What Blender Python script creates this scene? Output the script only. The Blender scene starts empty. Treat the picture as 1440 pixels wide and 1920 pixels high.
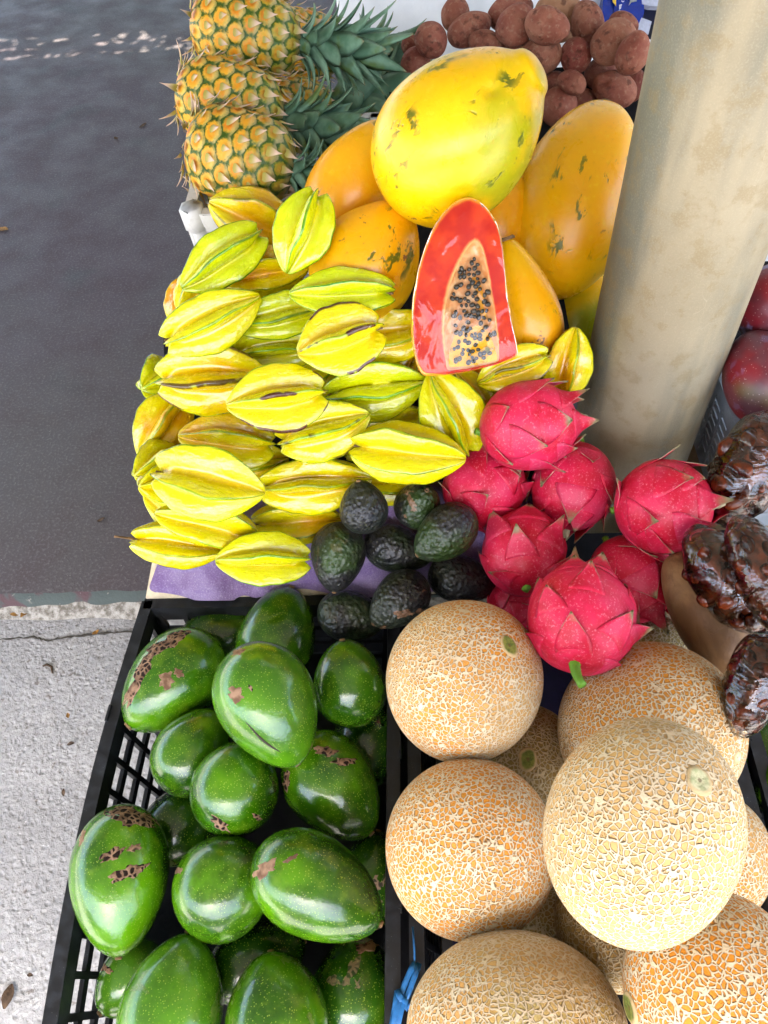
import bpy, math, random
import numpy as np
from mathutils import Matrix, Vector
from mathutils.bvhtree import BVHTree

# ---------------------------------------------------------------- camera, sky, sun, exposure
SC = bpy.context.scene
F = 1442.0                                   # focal length in pixels of the 1440 x 1920 photograph
CAM = np.array((0.0, 0.0, 1.5))
def _pix(u, v):
    return np.array(((u - 720.0) / F, -(v - 960.0) / F, -1.0))
def _nrm(a):
    a = np.asarray(a, float)
    return a / np.linalg.norm(a)
_z = -_nrm(_pix(825, 2040))                  # verticals meet here
_y = _pix(743, -1000); _y = _nrm(_y - _z * (_y @ _z))   # crate sides meet here
_x = np.cross(_y, _z)
ROT = np.array((_x, _y, _z))                 # camera to world
cd = bpy.data.cameras.new('camera')
cam = bpy.data.objects.new('camera', cd)
SC.collection.objects.link(cam)
cd.sensor_fit = 'VERTICAL'; cd.sensor_height = 24.0; cd.lens = F / 1920.0 * 24.0
cd.clip_start = 0.02; cd.clip_end = 400.0
cam.matrix_world = Matrix.Translation(Vector(CAM)) @ Matrix(ROT.tolist()).to_4x4()
SC.camera = cam

SUN_EL, SUN_AZ = math.radians(62), math.radians(190)    # high sun over the street behind the camera; the porch roof shades the stall
SUNV = np.array((math.sin(SUN_AZ) * math.cos(SUN_EL), math.cos(SUN_AZ) * math.cos(SUN_EL), math.sin(SUN_EL)))
w = bpy.data.worlds.new('World'); SC.world = w; w.use_nodes = True
nt = w.node_tree; nt.nodes.clear()
sky = nt.nodes.new('ShaderNodeTexSky'); sky.sky_type = 'NISHITA'; sky.sun_disc = False
sky.sun_elevation = SUN_EL; sky.sun_rotation = SUN_AZ
sky.air_density = 1.0; sky.dust_density = 4.0; sky.ozone_density = 0.6
bg = nt.nodes.new('ShaderNodeBackground'); bg.inputs['Strength'].default_value = 0.15
wo = nt.nodes.new('ShaderNodeOutputWorld')
nt.links.new(sky.outputs[0], bg.inputs[0]); nt.links.new(bg.outputs[0], wo.inputs[0])
sl = bpy.data.lights.new('sun', 'SUN'); sl.energy = 4.0; sl.angle = math.radians(0.53); sl.color = (1.0, 0.94, 0.86)
so = bpy.data.objects.new('sun', sl); SC.collection.objects.link(so)
so.rotation_euler = Vector(SUNV).to_track_quat('Z', 'Y').to_euler(); so.location = (0, 4, 8)
SC.view_settings.view_transform = 'Standard'; SC.view_settings.look = 'None'
SC.view_settings.exposure = 3.2; SC.view_settings.gamma = 1.0
SC.cycles.use_denoising = True
SC.cycles.max_bounces = 8; SC.cycles.transparent_max_bounces = 12
SC.cycles.diffuse_bounces = 2; SC.cycles.glossy_bounces = 3; SC.cycles.caustics_reflective = False

# ---------------------------------------------------------------- helpers
COL = SC.collection
RNG = random.Random(7)
def c(h, k=1.0):
    h = h.lstrip('#')
    v = [int(h[i:i + 2], 16) / 255 for i in (0, 2, 4)]
    return tuple([(x / 12.92 if x <= 0.04045 else ((x + 0.055) / 1.055) ** 2.4) * k for x in v] + [1.0])

class G:                                     # small node-graph helper
    def __init__(s, name, rough=0.5, spec=0.5, **kw):
        s.m = bpy.data.materials.new(name); s.m.use_nodes = True
        s.t = s.m.node_tree; s.t.nodes.clear()
        s.out = s.t.nodes.new('ShaderNodeOutputMaterial')
        s.b = s.t.nodes.new('ShaderNodeBsdfPrincipled')
        s.t.links.new(s.b.outputs[0], s.out.inputs[0])
        s.set(s.b, {'Roughness': rough, 'Specular IOR Level': spec}); s.set(s.b, kw)
        s._co = None
    def set(s, n, d):
        for k, v in d.items():
            i = n.inputs[k]
            if isinstance(v, bpy.types.NodeSocket): s.t.links.new(v, i)
            else: i.default_value = v
    def n(s, typ, d=None, o=0, **props):
        n = s.t.nodes.new('ShaderNode' + typ)
        for k, v in props.items(): setattr(n, k, v)
        if d: s.set(n, d)
        return n.outputs[o]
    def co(s):
        if s._co is None:
            o = s.n('TexCoord', o='Object'); r = s.n('ObjectInfo', o='Random')
            q = s.n('Combine' + 'XYZ', {0: s.ma('MULTIPLY', r, 13.0), 1: s.ma('MULTIPLY', r, 7.3), 2: s.ma('MULTIPLY', r, 23.1)})
            s._co = s.n('VectorMath', {0: o, 1: q}, operation='ADD')
        return s._co
    def ma(s, op, a, b=0.0, clamp=False):
        return s.n('Math', {0: a, 1: b}, operation=op, use_clamp=clamp)
    def noise(s, sc, det=3.0, rough=0.55, vec=None, dist=0.0, o=0):
        return s.n('TexNoise', {'Vector': vec or s.co(), 'Scale': sc, 'Detail': det, 'Roughness': rough, 'Distortion': dist}, o)
    def voro(s, sc, feat='F1', vec=None, rnd=1.0, o='Distance'):
        return s.n('TexVoronoi', {'Vector': vec or s.co(), 'Scale': sc, 'Randomness': rnd}, o, feature=feat)
    def warp(s, sc, amt, vec=None):
        v = vec or s.co()
        nc = s.noise(sc, 2, vec=v, o=1)
        a = s.n('VectorMath', {0: nc, 1: (0.5, 0.5, 0.5)}, operation='SUBTRACT')
        a = s.n('VectorMath', {0: a, 'Scale': amt}, operation='SCALE')
        return s.n('VectorMath', {0: v, 1: a}, operation='ADD')
    def mr(s, v, a, b, lo=0.0, hi=1.0, smooth=True):
        return s.n('MapRange', {0: v, 1: a, 2: b, 3: lo, 4: hi}, interpolation_type='SMOOTHSTEP' if smooth else 'LINEAR')
    def mix(s, f, a, b, bt='MIX'):
        n = s.t.nodes.new('ShaderNodeMix'); n.data_type = 'RGBA'; n.blend_type = bt
        for i, v in ((0, f), (6, a), (7, b)):
            if isinstance(v, bpy.types.NodeSocket): s.t.links.new(v, n.inputs[i])
            else: n.inputs[i].default_value = v
        return n.outputs[2]
    def attr(s, name): return s.n('Attribute', o='Fac', attribute_name=name)
    def ocol(s):
        q = s.t.nodes.new('ShaderNodeSeparateColor'); s.t.links.new(s.n('ObjectInfo', o='Color'), q.inputs[0])
        return q.outputs
    def bump(s, h, st=0.5, d=0.002, nrm=None):
        q = {'Height': h, 'Strength': st, 'Distance': d}
        if nrm: q['Normal'] = nrm
        o = s.n('Bump', q); s.set(s.b, {'Normal': o}); return o
    def base(s, col): s.set(s.b, {'Base Color': col}); return s

def sn(P, seed, scale, n=7):                 # smooth noise in -1..1 on an array of points
    r = np.random.RandomState(seed); out = 0
    for i in range(n):
        d = _nrm(r.normal(size=3)) * scale * (0.6 + 1.1 * r.rand())
        out = out + np.sin(P @ d + r.rand() * 6.283)
    return out / (n ** 0.5) * 0.7

def obj(name, me, mat, parent=None, mw=None):
    o = bpy.data.objects.new(name, me)
    COL.objects.link(o)
    if mat is not None and len(me.materials) == 0: me.materials.append(mat)
    if parent is not None: o.parent = parent
    if mw is not None:
        if parent is not None: o.matrix_local = mw
        else: o.matrix_world = mw
    return o
def tag(o, label, cat, group=None, kind=None):
    if label: o['label'] = label
    if cat: o['category'] = cat
    if group: o['group'] = group
    if kind: o['kind'] = kind
    return o
def empty(name, mw):
    o = bpy.data.objects.new(name, None); COL.objects.link(o); o.empty_display_size = 0.02
    o.matrix_world = mw; return o

def grid_mesh(name, P, poles=None, attrs=None, closed=True, smooth=True):
    nt_, nu, _ = P.shape
    V = P.reshape(-1, 3); fc = []
    ur = nu if closed else nu - 1
    i = np.arange(nt_ - 1)[:, None] * nu; j = np.arange(ur)[None, :]; j2 = (j + 1) % nu
    q = np.stack((i + j, i + j2, i + nu + j2, i + nu + j), -1).reshape(-1, 4)
    fc = q.tolist(); A = {k: list(a.reshape(-1)) for k, a in (attrs or {}).items()}
    V = V.tolist()
    if poles:
        n0 = len(V); V += [list(poles[0]), list(poles[1])]
        for k, a in A.items(): a += [float(np.mean(attrs[k][0])), float(np.mean(attrs[k][-1]))]
        last = (nt_ - 1) * nu
        fc += [[n0, (x + 1) % nu, x] for x in range(nu)]
        fc += [[n0 + 1, last + x, last + (x + 1) % nu] for x in range(nu)]
    me = bpy.data.meshes.new(name); me.from_pydata(V, [], fc)
    for k, a in A.items():
        at_ = me.attributes.new(k, 'FLOAT', 'POINT'); at_.data.foreach_set('value', np.array(a, dtype=np.float32))
    if smooth: me.polygons.foreach_set('use_smooth', [True] * len(me.polygons))
    me.update(); return me

class MB:                                    # collects boxes, bars and tubes into ONE mesh
    def __init__(s): s.v = []; s.f = []; s.sm = []
    def add(s, v, f, sm=False):
        n = len(s.v); s.v += [tuple(map(float, p)) for p in v]; s.f += [tuple(i + n for i in q) for q in f]; s.sm += [sm] * len(f)
    def hexa(s, a, b):                       # two quads
        s.add(list(a) + list(b), [(0, 3, 2, 1), (4, 5, 6, 7), (0, 1, 5, 4), (1, 2, 6, 5), (2, 3, 7, 6), (3, 0, 4, 7)])
    def box(s, x0, x1, y0, y1, z0, z1):
        s.hexa([(x0, y0, z0), (x1, y0, z0), (x1, y1, z0), (x0, y1, z0)], [(x0, y0, z1), (x1, y0, z1), (x1, y1, z1), (x0, y1, z1)])
    def tube(s, pts, r, n=8, flat=1.0, cap=True):
        pts = [np.array(p, float) for p in pts]; rs = r if hasattr(r, '__len__') else [r] * len(pts)
        V = []
        for i, p in enumerate(pts):
            d = _nrm(pts[min(i + 1, len(pts) - 1)] - pts[max(i - 1, 0)])
            h = np.array((0.13, 0.21, 0.97)); x = _nrm(np.cross(h, d)); y = np.cross(d, x)
            for k in range(n):
                a = 6.28319 * k / n; V.append(p + rs[i] * (math.cos(a) * x + flat * math.sin(a) * y))
        fc = [(i * n + k, i * n + (k + 1) % n, (i + 1) * n + (k + 1) % n, (i + 1) * n + k) for i in range(len(pts) - 1) for k in range(n)]
        if cap: fc += [tuple(range(n - 1, -1, -1)), tuple((len(pts) - 1) * n + k for k in range(n))]
        s.add(V, fc, True)
    def build(s, name, mat, parent=None, mw=None, bevel=0.0):
        me = bpy.data.meshes.new(name); me.from_pydata(s.v, [], s.f)
        me.polygons.foreach_set('use_smooth', s.sm); me.update()
        o = obj(name, me, mat, parent, mw)
        if bevel:
            m = o.modifiers.new('bevel', 'BEVEL'); m.width = bevel; m.segments = 2; m.limit_method = 'ANGLE'
        return o

def ray(u, v): return ROT @ _pix(u, v)
def at(u, v, D): return CAM + D * ray(u, v)
def on_z(u, v, z):
    r = ray(u, v); return CAM + r * (z - CAM[2]) / r[2]
def frame(u, v, ang, tilt, roll):            # orientation of a fruit from how it lies in view
    e3 = -_nrm(ray(u, v)); e1 = ROT @ np.array((1.0, 0, 0)); e1 = _nrm(e1 - e3 * (e1 @ e3)); e2 = np.cross(e3, e1)
    a, t, r = (math.radians(x) for x in (ang, tilt, roll))
    Z = math.cos(t) * (math.cos(a) * e1 + math.sin(a) * e2) + math.sin(t) * e3
    ref = e3 if abs(t) < 1.2 else e2
    X = _nrm(ref - Z * (ref @ Z)); Y = np.cross(Z, X)
    X2 = math.cos(r) * X + math.sin(r) * Y
    return np.stack((X2, np.cross(Z, X2), Z), 1)

# a heap: every fruit is laid on its support and moved up until it only touches those beneath it
_sph = []
for _i in range(90):
    _zz = 1 - 2 * (_i + 0.5) / 90; _a = _i * 2.399963
    _sph.append((math.cos(_a) * (1 - _zz * _zz) ** .5, math.sin(_a) * (1 - _zz * _zz) ** .5, _zz))
_sph = np.array(_sph)
HEAP = []
class Item: pass
def settle(u, v, L, W, ang, tilt=0, roll=0, plane=None, D=None, soft=0.93, flatx=1.0, push=True, solid=True, lift=0.0):
    rho = math.hypot(u - 720, v - 960); cth = F / math.hypot(rho, F); rel = math.radians(ang) - math.atan2(960 - v, u - 720)   # wide-angle stretch away from the centre
    ct = math.cos(math.radians(tilt)) ** 2
    L = L * (1 - (1 - cth) * math.cos(rel) ** 2 * ct); W = W * (1 - (1 - cth) * math.sin(rel) ** 2 * ct - (1 - cth) * .5 * (1 - ct))
    it = Item(); it.u, it.v, it.R = u, v, frame(u, v, ang, tilt, roll); r = ray(u, v)
    s1 = np.array((W / 2 * flatx, W / 2, L / 2)) / F
    if D is None:
        p0, n = plane
        h1 = np.linalg.norm(s1 * (it.R.T @ n)) * 0.97
        D = ((CAM - p0) @ n - lift) / (h1 - r @ n)
    it.D = D
    def upd(D):
        it.D = D; it.c = CAM + D * r; it.s = s1 * D
    upd(D)
    near = [o for o in HEAP if np.linalg.norm(o.c - it.c) < max(o.s) + max(it.s) + 0.15]
    def hit(a, b):
        P = (a.c + (_sph * a.s) @ a.R.T - b.c) @ b.R
        return (np.sum((P / (b.s * soft)) ** 2, 1) < 1).any()
    k = 0
    while push and k < 110 and any(hit(it, o) or hit(o, it) for o in near):
        upd(it.D - 0.003); k += 1
    it.k = k
    it.mw = Matrix.Translation(Vector(it.c)) @ Matrix(it.R.tolist()).to_4x4()
    it.L, it.W = it.s[2] * 2, it.s[1] * 2
    if solid: HEAP.append(it)
    return it
def plane_of(y0, z0, slope, x0=0.0):
    a = math.radians(slope); return np.array((x0, y0, z0)), np.array((0, -math.sin(a), math.cos(a)))
def on_item(it, u, v):                       # where a sight line meets a fruit: local point and normal
    o = it.R.T @ (CAM - it.c) / it.s; d = it.R.T @ ray(u, v) / it.s
    A, B, C_ = d @ d, 2 * o @ d, o @ o - 1; q = max(B * B - 4 * A * C_, 0)
    p = o + d * (-B - q ** .5) / (2 * A)
    if q == 0: p = _nrm(p)
    P = p * it.s; return P, _nrm(p / it.s)
def hit_mesh(it, bvh, u, v):                 # the same on the modelled skin itself
    o = Vector(it.R.T @ (CAM - it.c)); d = Vector(it.R.T @ ray(u, v)).normalized(); h = bvh.ray_cast(o, d)
    return (None, None) if h[0] is None else (np.array(h[0]), np.array(h[1]))
def bvh_of(me): return BVHTree.FromPolygons([v.co.copy() for v in me.vertices], [tuple(p.vertices) for p in me.polygons])
def scab(it, bvh, e, mat, u, v, a, b, ang, seed, name='scab', lift=.0004):   # a crusty patch lying on the skin
    nr, nu = 7, 26; ca, sa = math.cos(math.radians(ang)), math.sin(math.radians(ang)); rg = np.random.RandomState(seed); f1, f2, f3 = rg.rand(3) * 6; P = np.zeros((nr, nu, 3)); ok = True
    for j in range(nu):
        t = 2 * math.pi * j / nu; k = 1 + .22 * math.sin(2 * t + f1) + .20 * math.sin(5 * t + f2) + .14 * math.sin(9 * t + f3)
        for i in range(nr):
            q = (i / (nr - 1)) * .97 + .03; x, y = a * k * q * math.cos(t), b * k * q * math.sin(t)
            p, n = hit_mesh(it, bvh, u + x * ca - y * sa, v - x * sa - y * ca)
            if p is None:
                p, n = (P[i - 1, j], None) if i else (None, None)
                if p is None: return None
            P[i, j] = p + (n * (lift * (1 if i < nr - 1 else -.4)) if n is not None else 0)
    P = P[::-1]; m = P[-1].mean(0)
    me = grid_mesh(name, P, (P[0].mean(0), m)); bm_f = [p for p in me.polygons if len(p.vertices) == 3 and (nr * nu) in p.vertices]
    import bmesh
    bm = bmesh.new(); bm.from_mesh(me); bm.verts.ensure_lookup_table(); bmesh.ops.delete(bm, geom=[bm.verts[nr * nu]], context='VERTS'); bm.to_mesh(me); bm.free()
    return obj(name, me, mat, e)
def look(P, N, roll=0.0):                    # local matrix with Z along N
    N = _nrm(N); a = np.array((0, 0, 1.0)) if abs(N[2]) < 0.9 else np.array((1.0, 0, 0))
    X = _nrm(np.cross(a, N)); Y = np.cross(N, X)
    X2 = math.cos(roll) * X + math.sin(roll) * Y
    m = Matrix(np.stack((X2, np.cross(N, X2), N), 1).tolist()).to_4x4(); m.translation = Vector(P); return m

# ---------------------------------------------------------------- fruit shapes
def round_fruit(name, L, W, seed, k=0.0, lump=0.02, lsc=2.5, lobes=0.0, nip=0.0, flat=0.0, nt_=44, nu=64, dents=(), power=1.0):
    ph = np.linspace(0, math.pi, nt_ + 2)[1:-1][:, None]; th = np.linspace(0, 2 * math.pi, nu, endpoint=False)[None, :]
    cz = -np.cos(ph); r = np.sin(ph) ** power * (1 - k * cz - 0.35 * k * cz * cz)
    r = r / r.max()
    if nip: r = r + nip * 0.16 * np.exp(-((cz - 0.985) / 0.04) ** 2) ; cz = cz + nip * 0.12 * np.exp(-((ph - math.pi) / 0.3) ** 2)
    rr = r * (1 + lobes * np.cos(5 * th + seed) * np.clip(cz * 0.75 + .25, 0, 1) ** 2)
    z = cz + 0 * th
    if flat: z = z * (1 - flat * np.exp(-(r / 0.35) ** 2))
    P = np.stack((rr * np.cos(th), rr * np.sin(th), z), -1)
    P = P * (1 + lump * sn(P, seed, lsc) + lump * 0.35 * sn(P, seed + 9, lsc * 2.6))[..., None]
    for (dx, dy, dz, dr, dd) in dents:
        d = np.array((dx, dy, dz)); q = np.linalg.norm(P - d, axis=-1)
        P = P * (1 - dd * np.exp(-(q / dr) ** 2))[..., None]
    po = (np.array((0, 0, P[0, :, 2].mean())), np.array((0, 0, P[-1, :, 2].mean())))
    S = np.array((W / 2, W / 2, L / 2))
    return grid_mesh(name, P * S, (po[0] * S, po[1] * S), {'tt': (z * .5 + .5)})

def starfruit_mesh(L, W, seed):
    r_ = np.random.RandomState(seed); m = 18; nt_ = 44
    t = np.linspace(0, 1, nt_ + 2)[1:-1][:, None]            # 0 stem end, 1 pointed end
    s = np.linspace(-1, 1, m, endpoint=False) + 1.0 / m; s = np.sign(s) * np.abs(s) ** 1.35
    zr = -0.5 + t - 0.03 * np.exp(-(t / .05) ** 2) * 0
    Rr = np.where(t < .5, (np.sin(math.pi * np.clip(t, 0, 1)) ** 0.45), np.sin(math.pi * t) ** 0.70) * (1 - 0.10 * (t - .45))
    Rr = Rr / Rr.max()
    va = 0.38 + 0.04 * r_.rand()
    Vv = Rr * va * (1 - 0.30 * np.exp(-(t / .12) ** 2))
    rows_u, rows_w, zz, rib, ff = [], [], [], [], []
    X = np.zeros((nt_, 5 * m)); Y = np.zeros_like(X); Z = np.zeros_like(X); A = np.zeros_like(X); E = np.zeros_like(X)
    for i in range(5):
        a0 = i * 72 + r_.normal() * 3.0; hR = 1 + r_.normal() * 0.05
        wav = 0.05 * np.sin(t * (4 + 5 * r_.rand()) + r_.rand() * 6) * np.sin(math.pi * t) * (.6 + 1.2 * r_.rand()) + 0.02 * np.sin(t * 17 + r_.rand() * 6) * np.sin(math.pi * t)
        nick = 1 + 0.02 * np.sin(t * 13 + r_.rand() * 6) + 0.012 * np.sin(t * 31 + r_.rand() * 6)
        R_ = Rr * hR * nick; q = np.abs(s)[None, :]
        u0 = Vv * math.cos(math.radians(36)); w0 = Vv * math.sin(math.radians(36))
        u = u0 + (R_ - u0) * (1 - q ** 1.12)
        wv = np.sign(s)[None, :] * w0 * (q ** 0.9 + 0.30 * np.sin(math.pi * q ** .8)) + wav * (1 - q ** 2)
        ca, sa = math.cos(math.radians(a0)), math.sin(math.radians(a0))
        j = slice(i * m, (i + 1) * m)
        X[:, j] = u * ca - wv * sa; Y[:, j] = u * sa + wv * ca
        Z[:, j] = zr + (q ** 1.5) * 0.10 * np.exp(-(t / .13) ** 2) - (1 - q) * 0.02 * np.exp(-(t / .1) ** 2)
        A[:, j] = 1 - q; E[:, j] = np.broadcast_to(t, (nt_, m))
    P = np.stack((X * W / 2, Y * W / 2, Z * L), -1)
    P = P + 0.004 * W / .1 * 0.5 * np.stack((sn(P, seed, 45), sn(P, seed + 1, 45), 0 * X), -1)
    P[..., 0] += 0.03 * W * np.sin(E * 3.1) * r_.normal()
    po = (P[0].mean(0) + np.array((0, 0, .03 * L)), P[-1].mean(0) + np.array((0, 0, 0.008 * L)))
    return grid_mesh('starfruit', P, po, {'rib': A, 'tt': E})
# ---------------------------------------------------------------- materials
def m_pavement():
    g = G('rough_concrete', 0.92, 0.25); v = g.n('TexCoord', o='Object')
    n1 = g.noise(3.0, 4, vec=v); n2 = g.noise(95, 4, .65, vec=v); n3 = g.noise(28, 3, vec=v)
    sp = g.voro(160, vec=v); spm = g.mr(sp, .12, .28, 1, 0); sel = g.mr(g.noise(40, 1, vec=v), .55, .62)
    col = g.mix(g.mr(n1, .3, .7), c('#9a9894'), c('#b2b0ab'))
    col = g.mix(g.mr(n2, .35, .68), g.mix(.5, col, c('#7f7e7c')), col)
    col = g.mix(g.ma('MULTIPLY', spm, g.ma('MULTIPLY', sel, .55)), col, c('#d9d6cf'))
    col = g.mix(g.ma('MULTIPLY', g.mr(g.noise(60, 2, vec=v), .66, .72), .6), col, c('#6a5d50'))
    h = g.ma('ADD', g.ma('MULTIPLY', n2, 1.0), g.ma('MULTIPLY', n3, 1.3))
    h = g.ma('ADD', h, g.ma('MULTIPLY', g.mr(g.voro(75, vec=g.warp(30, .02, v)), .1, .5), .5))
    g.bump(h, .75, 0.005); return g.base(col).m
def m_floor():
    g = G('painted_floor', 0.62, 0.45); v = g.n('TexCoord', o='Object')
    big = g.noise(1.1, 3, vec=v); mid = g.noise(7, 4, .6, vec=v); fine = g.noise(140, 3, .6, vec=v)
    col = g.mix(g.mr(big, .35, .65), c('#504b48'), c('#4c4042'))
    col = g.mix(g.ma('MULTIPLY', g.mr(mid, .5, .75), .4), col, c('#4c3c3d'))
    col = g.mix(g.ma('MULTIPLY', g.mr(g.noise(4, 3, vec=v, dist=.6), .55, .75), .4), col, c('#3b4541'))
    col = g.mix(g.ma('MULTIPLY', g.mr(fine, .48, .72), .5), col, c('#77736f'))
    sp = g.mr(g.voro(90, vec=v), .05, .11, 1, 0); sel = g.mr(g.noise(23, 1, vec=v), .6, .68)
    col = g.mix(g.ma('MULTIPLY', sp, g.ma('MULTIPLY', sel, .8)), col, c('#b5aea4'))
    sp2 = g.mr(g.voro(60, vec=v, o='Distance'), .04, .1, 1, 0); sel2 = g.mr(g.noise(17, 1, vec=v), .62, .68)
    col = g.mix(g.ma('MULTIPLY', sp2, sel2), col, c('#26221f'))
    g.set(g.b, {'Roughness': g.mr(mid, .3, .7, .5, .75)})
    g.bump(g.ma('ADD', g.ma('MULTIPLY', mid, .2), g.ma('MULTIPLY', fine, .7)), .5, .004); return g.base(col).m
def m_edge():
    g = G('chipped_floor_edge', .85, .3); v = g.n('TexCoord', o='Object')
    a = g.noise(9, 4, vec=v, dist=.4); b = g.noise(45, 4, .65, vec=v)
    col = g.mix(g.mr(a, .42, .5), c('#5a4648'), c('#505854'))
    col = g.mix(g.mr(b, .66, .72), col, c('#8d8880'))
    g.bump(b, .8, .004); return g.base(col).m
def m_grit():
    g = G('grit', .95, .2); v = g.n('TexCoord', o='Object'); b = g.noise(60, 5, .7, vec=v)
    col = g.mix(g.mr(b, .35, .65), c('#6d675c'), c('#b0aba0')); g.bump(b, 1, .006); return g.base(col).m
def m_pillar():
    g = G('pillar_paint', .5, .35); v = g.n('TexCoord', o='Object')
    st = g.n('VectorMath', {0: v, 1: (1, 1, .16)}, operation='MULTIPLY')
    a = g.noise(9, 4, .6, vec=st); b = g.noise(38, 4, .62, vec=v); f = g.noise(520, 3, .6, vec=v); big = g.noise(3.2, 3, vec=v)
    col = g.mix(g.mr(big, .35, .65), c('#8a7f66'), c('#9c9076'))
    col = g.mix(g.ma('MULTIPLY', g.mr(a, .40, .60), .85), col, c('#62645a'))
    col = g.mix(g.ma('MULTIPLY', g.mr(b, .48, .66), .45), col, c('#82704c'))
    col = g.mix(g.ma('MULTIPLY', g.mr(f, .45, .75), .22), col, c('#b3aa90'))
    cr = g.n('VectorMath', {0: v, 1: (1, 1, .5)}, operation='MULTIPLY')
    sc_ = g.mr(g.voro(34, 'DISTANCE_TO_EDGE', vec=g.warp(20, .05, cr)), 0, .012, 1, 0); sel = g.mr(g.noise(12, 2, vec=v), .55, .65)
    col = g.mix(g.ma('MULTIPLY', sc_, g.ma('MULTIPLY', sel, .12)), col, c('#e4ddc8'))
    g.bump(g.ma('ADD', g.ma('MULTIPLY', b, .7), g.ma('MULTIPLY', f, .4)), .4, .003); return g.base(col).m
def m_wall():
    g = G('white_wall', .7, .35); v = g.n('TexCoord', o='Object')
    a = g.noise(40, 4, .6, vec=v); b = g.noise(5, 3, vec=v)
    col = g.mix(g.mr(b, .4, .7), c('#e3e6e8'), c('#c9ced2')); g.bump(a, .5, .006); return g.base(col).m
def m_roof():
    g = G('roof_underside', .8, .3); return g.base(c('#847e74')).m
def m_plastic(name, col, col2, rough=.42, bmp=.15):
    g = G(name, rough, .5); v = g.n('TexCoord', o='Object')
    a = g.noise(60, 4, .65, vec=v); sp = g.mr(g.voro(300, vec=v), .05, .18, 1, 0); sel = g.mr(g.noise(30, 1, vec=v), .52, .62)
    cc = g.mix(g.mr(a, .42, .75), c(col), c(col2))
    cc = g.mix(g.ma('MULTIPLY', sp, g.ma('MULTIPLY', sel, .35)), cc, c('#8f8f8d'))
    g.set(g.b, {'Roughness': g.mr(a, .3, .7, rough, rough + .2)}); g.bump(a, bmp, .002); return g.base(cc).m
def m_flat(name, col, rough=.6, spec=.4, nz=0.0):
    g = G(name, rough, spec)
    if nz:
        a = g.noise(70, 4, .6); g.bump(a, .5, .002); return g.base(g.mix(g.mr(a, .3, .7), c(col), c(col, 1 - nz))).m
    return g.base(c(col)).m
def m_wood():
    g = G('plywood', .75, .3); v = g.n('VectorMath', {0: g.co(), 1: (1, 12, 1)}, operation='MULTIPLY')
    return g.base(g.mix(g.noise(6, 4, vec=v), c('#7a6246'), c('#a58863'))).m
def m_cloth():
    g = G('purple_cloth', .95, .15, **{'Sheen Weight': .4}); v = g.n('TexCoord', o='Object')
    a = g.noise(18, 4, .65, vec=v, dist=.5); b = g.noise(420, 2, vec=v)
    wv = g.n('TexWave', {'Vector': v, 'Scale': 160., 'Distortion': 3., 'Detail': 2., 'Detail Scale': 2.}, 1)
    col = g.mix(g.mr(a, .35, .68), c('#78608f'), c('#9684a8'))
    col = g.mix(g.ma('MULTIPLY', g.mr(g.noise(9, 3, vec=v), .5, .7), .55), col, c('#6d4d79'))
    col = g.mix(g.ma('MULTIPLY', g.mr(b, .5, .75), .35), col, c('#c7bcd2'))
    g.bump(g.ma('ADD', g.ma('MULTIPLY', wv, .3), b), .6, .0025); return g.base(col).m

def m_starfruit():
    g = G('starfruit_skin', .26, .6, **{'Coat Weight': .6, 'Coat Roughness': .12})
    rib = g.attr('rib'); tt = g.attr('tt'); oc = g.ocol(); grn, ora, brn = oc[0], oc[1], oc[2]
    n1 = g.noise(38, 3); n2 = g.noise(120, 3, .6); n3 = g.noise(16, 2)
    yel = g.mix(grn, c('#ead200'), c('#ccd80a')); val = g.mix(grn, c('#eebb02'), c('#cccc08'))
    col = g.mix(g.mr(rib, .0, .45), val, yel)
    col = g.mix(g.ma('MULTIPLY', g.mr(n3, .42, .7), ora), col, c('#e29205'))
    gf = g.ma('ADD', g.mr(rib, .91, .965), g.ma('MULTIPLY', g.ma('SUBTRACT', n1, .5), .2))
    ends = g.ma('ADD', g.mr(tt, .08, .0, 0, .4), g.mr(tt, .90, 1.0, 0, .5))
    gf = g.ma('ADD', gf, g.ma('MULTIPLY', ends, g.ma('ADD', grn, .25)), True)
    gf = g.ma('MULTIPLY', gf, g.ma('ADD', .55, g.ma('MULTIPLY', grn, .5)), True)
    col = g.mix(gf, col, g.mix(g.mr(n1, .35, .65), c('#6fa30c'), c('#4d8a08')))
    gp = g.ma('MULTIPLY', g.mr(g.noise(22, 2), .48, .7), g.ma('MULTIPLY', grn, .25)); col = g.mix(gp, col, c('#8fae10'))
    bm = g.ma('MULTIPLY', g.mr(rib, .83, .91), g.mr(g.noise(20, 3), .50, .54)); bm = g.ma('MULTIPLY', bm, brn)
    col = g.mix(bm, col, c('#4b2212'))
    fk = g.ma('MULTIPLY', g.mr(g.voro(170), .03, .10, 1, 0), g.mr(g.noise(21, 1), .6, .66)); col = g.mix(g.ma('MULTIPLY', fk, .8), col, c('#6b4510'))
    wr = g.n('VectorMath', {0: g.warp(60, .006), 1: (1, 1, .45)}, operation='MULTIPLY')
    h = g.ma('MULTIPLY', g.noise(150, 2, .5, vec=wr), g.mr(rib, .12, .5, .12, 1)); h = g.ma('ADD', h, g.ma('MULTIPLY', n1, .8))
    g.set(g.b, {'Roughness': g.mr(n2, .3, .7, .16, .30)}); g.bump(h, .8, .003); return g.base(col).m
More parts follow.
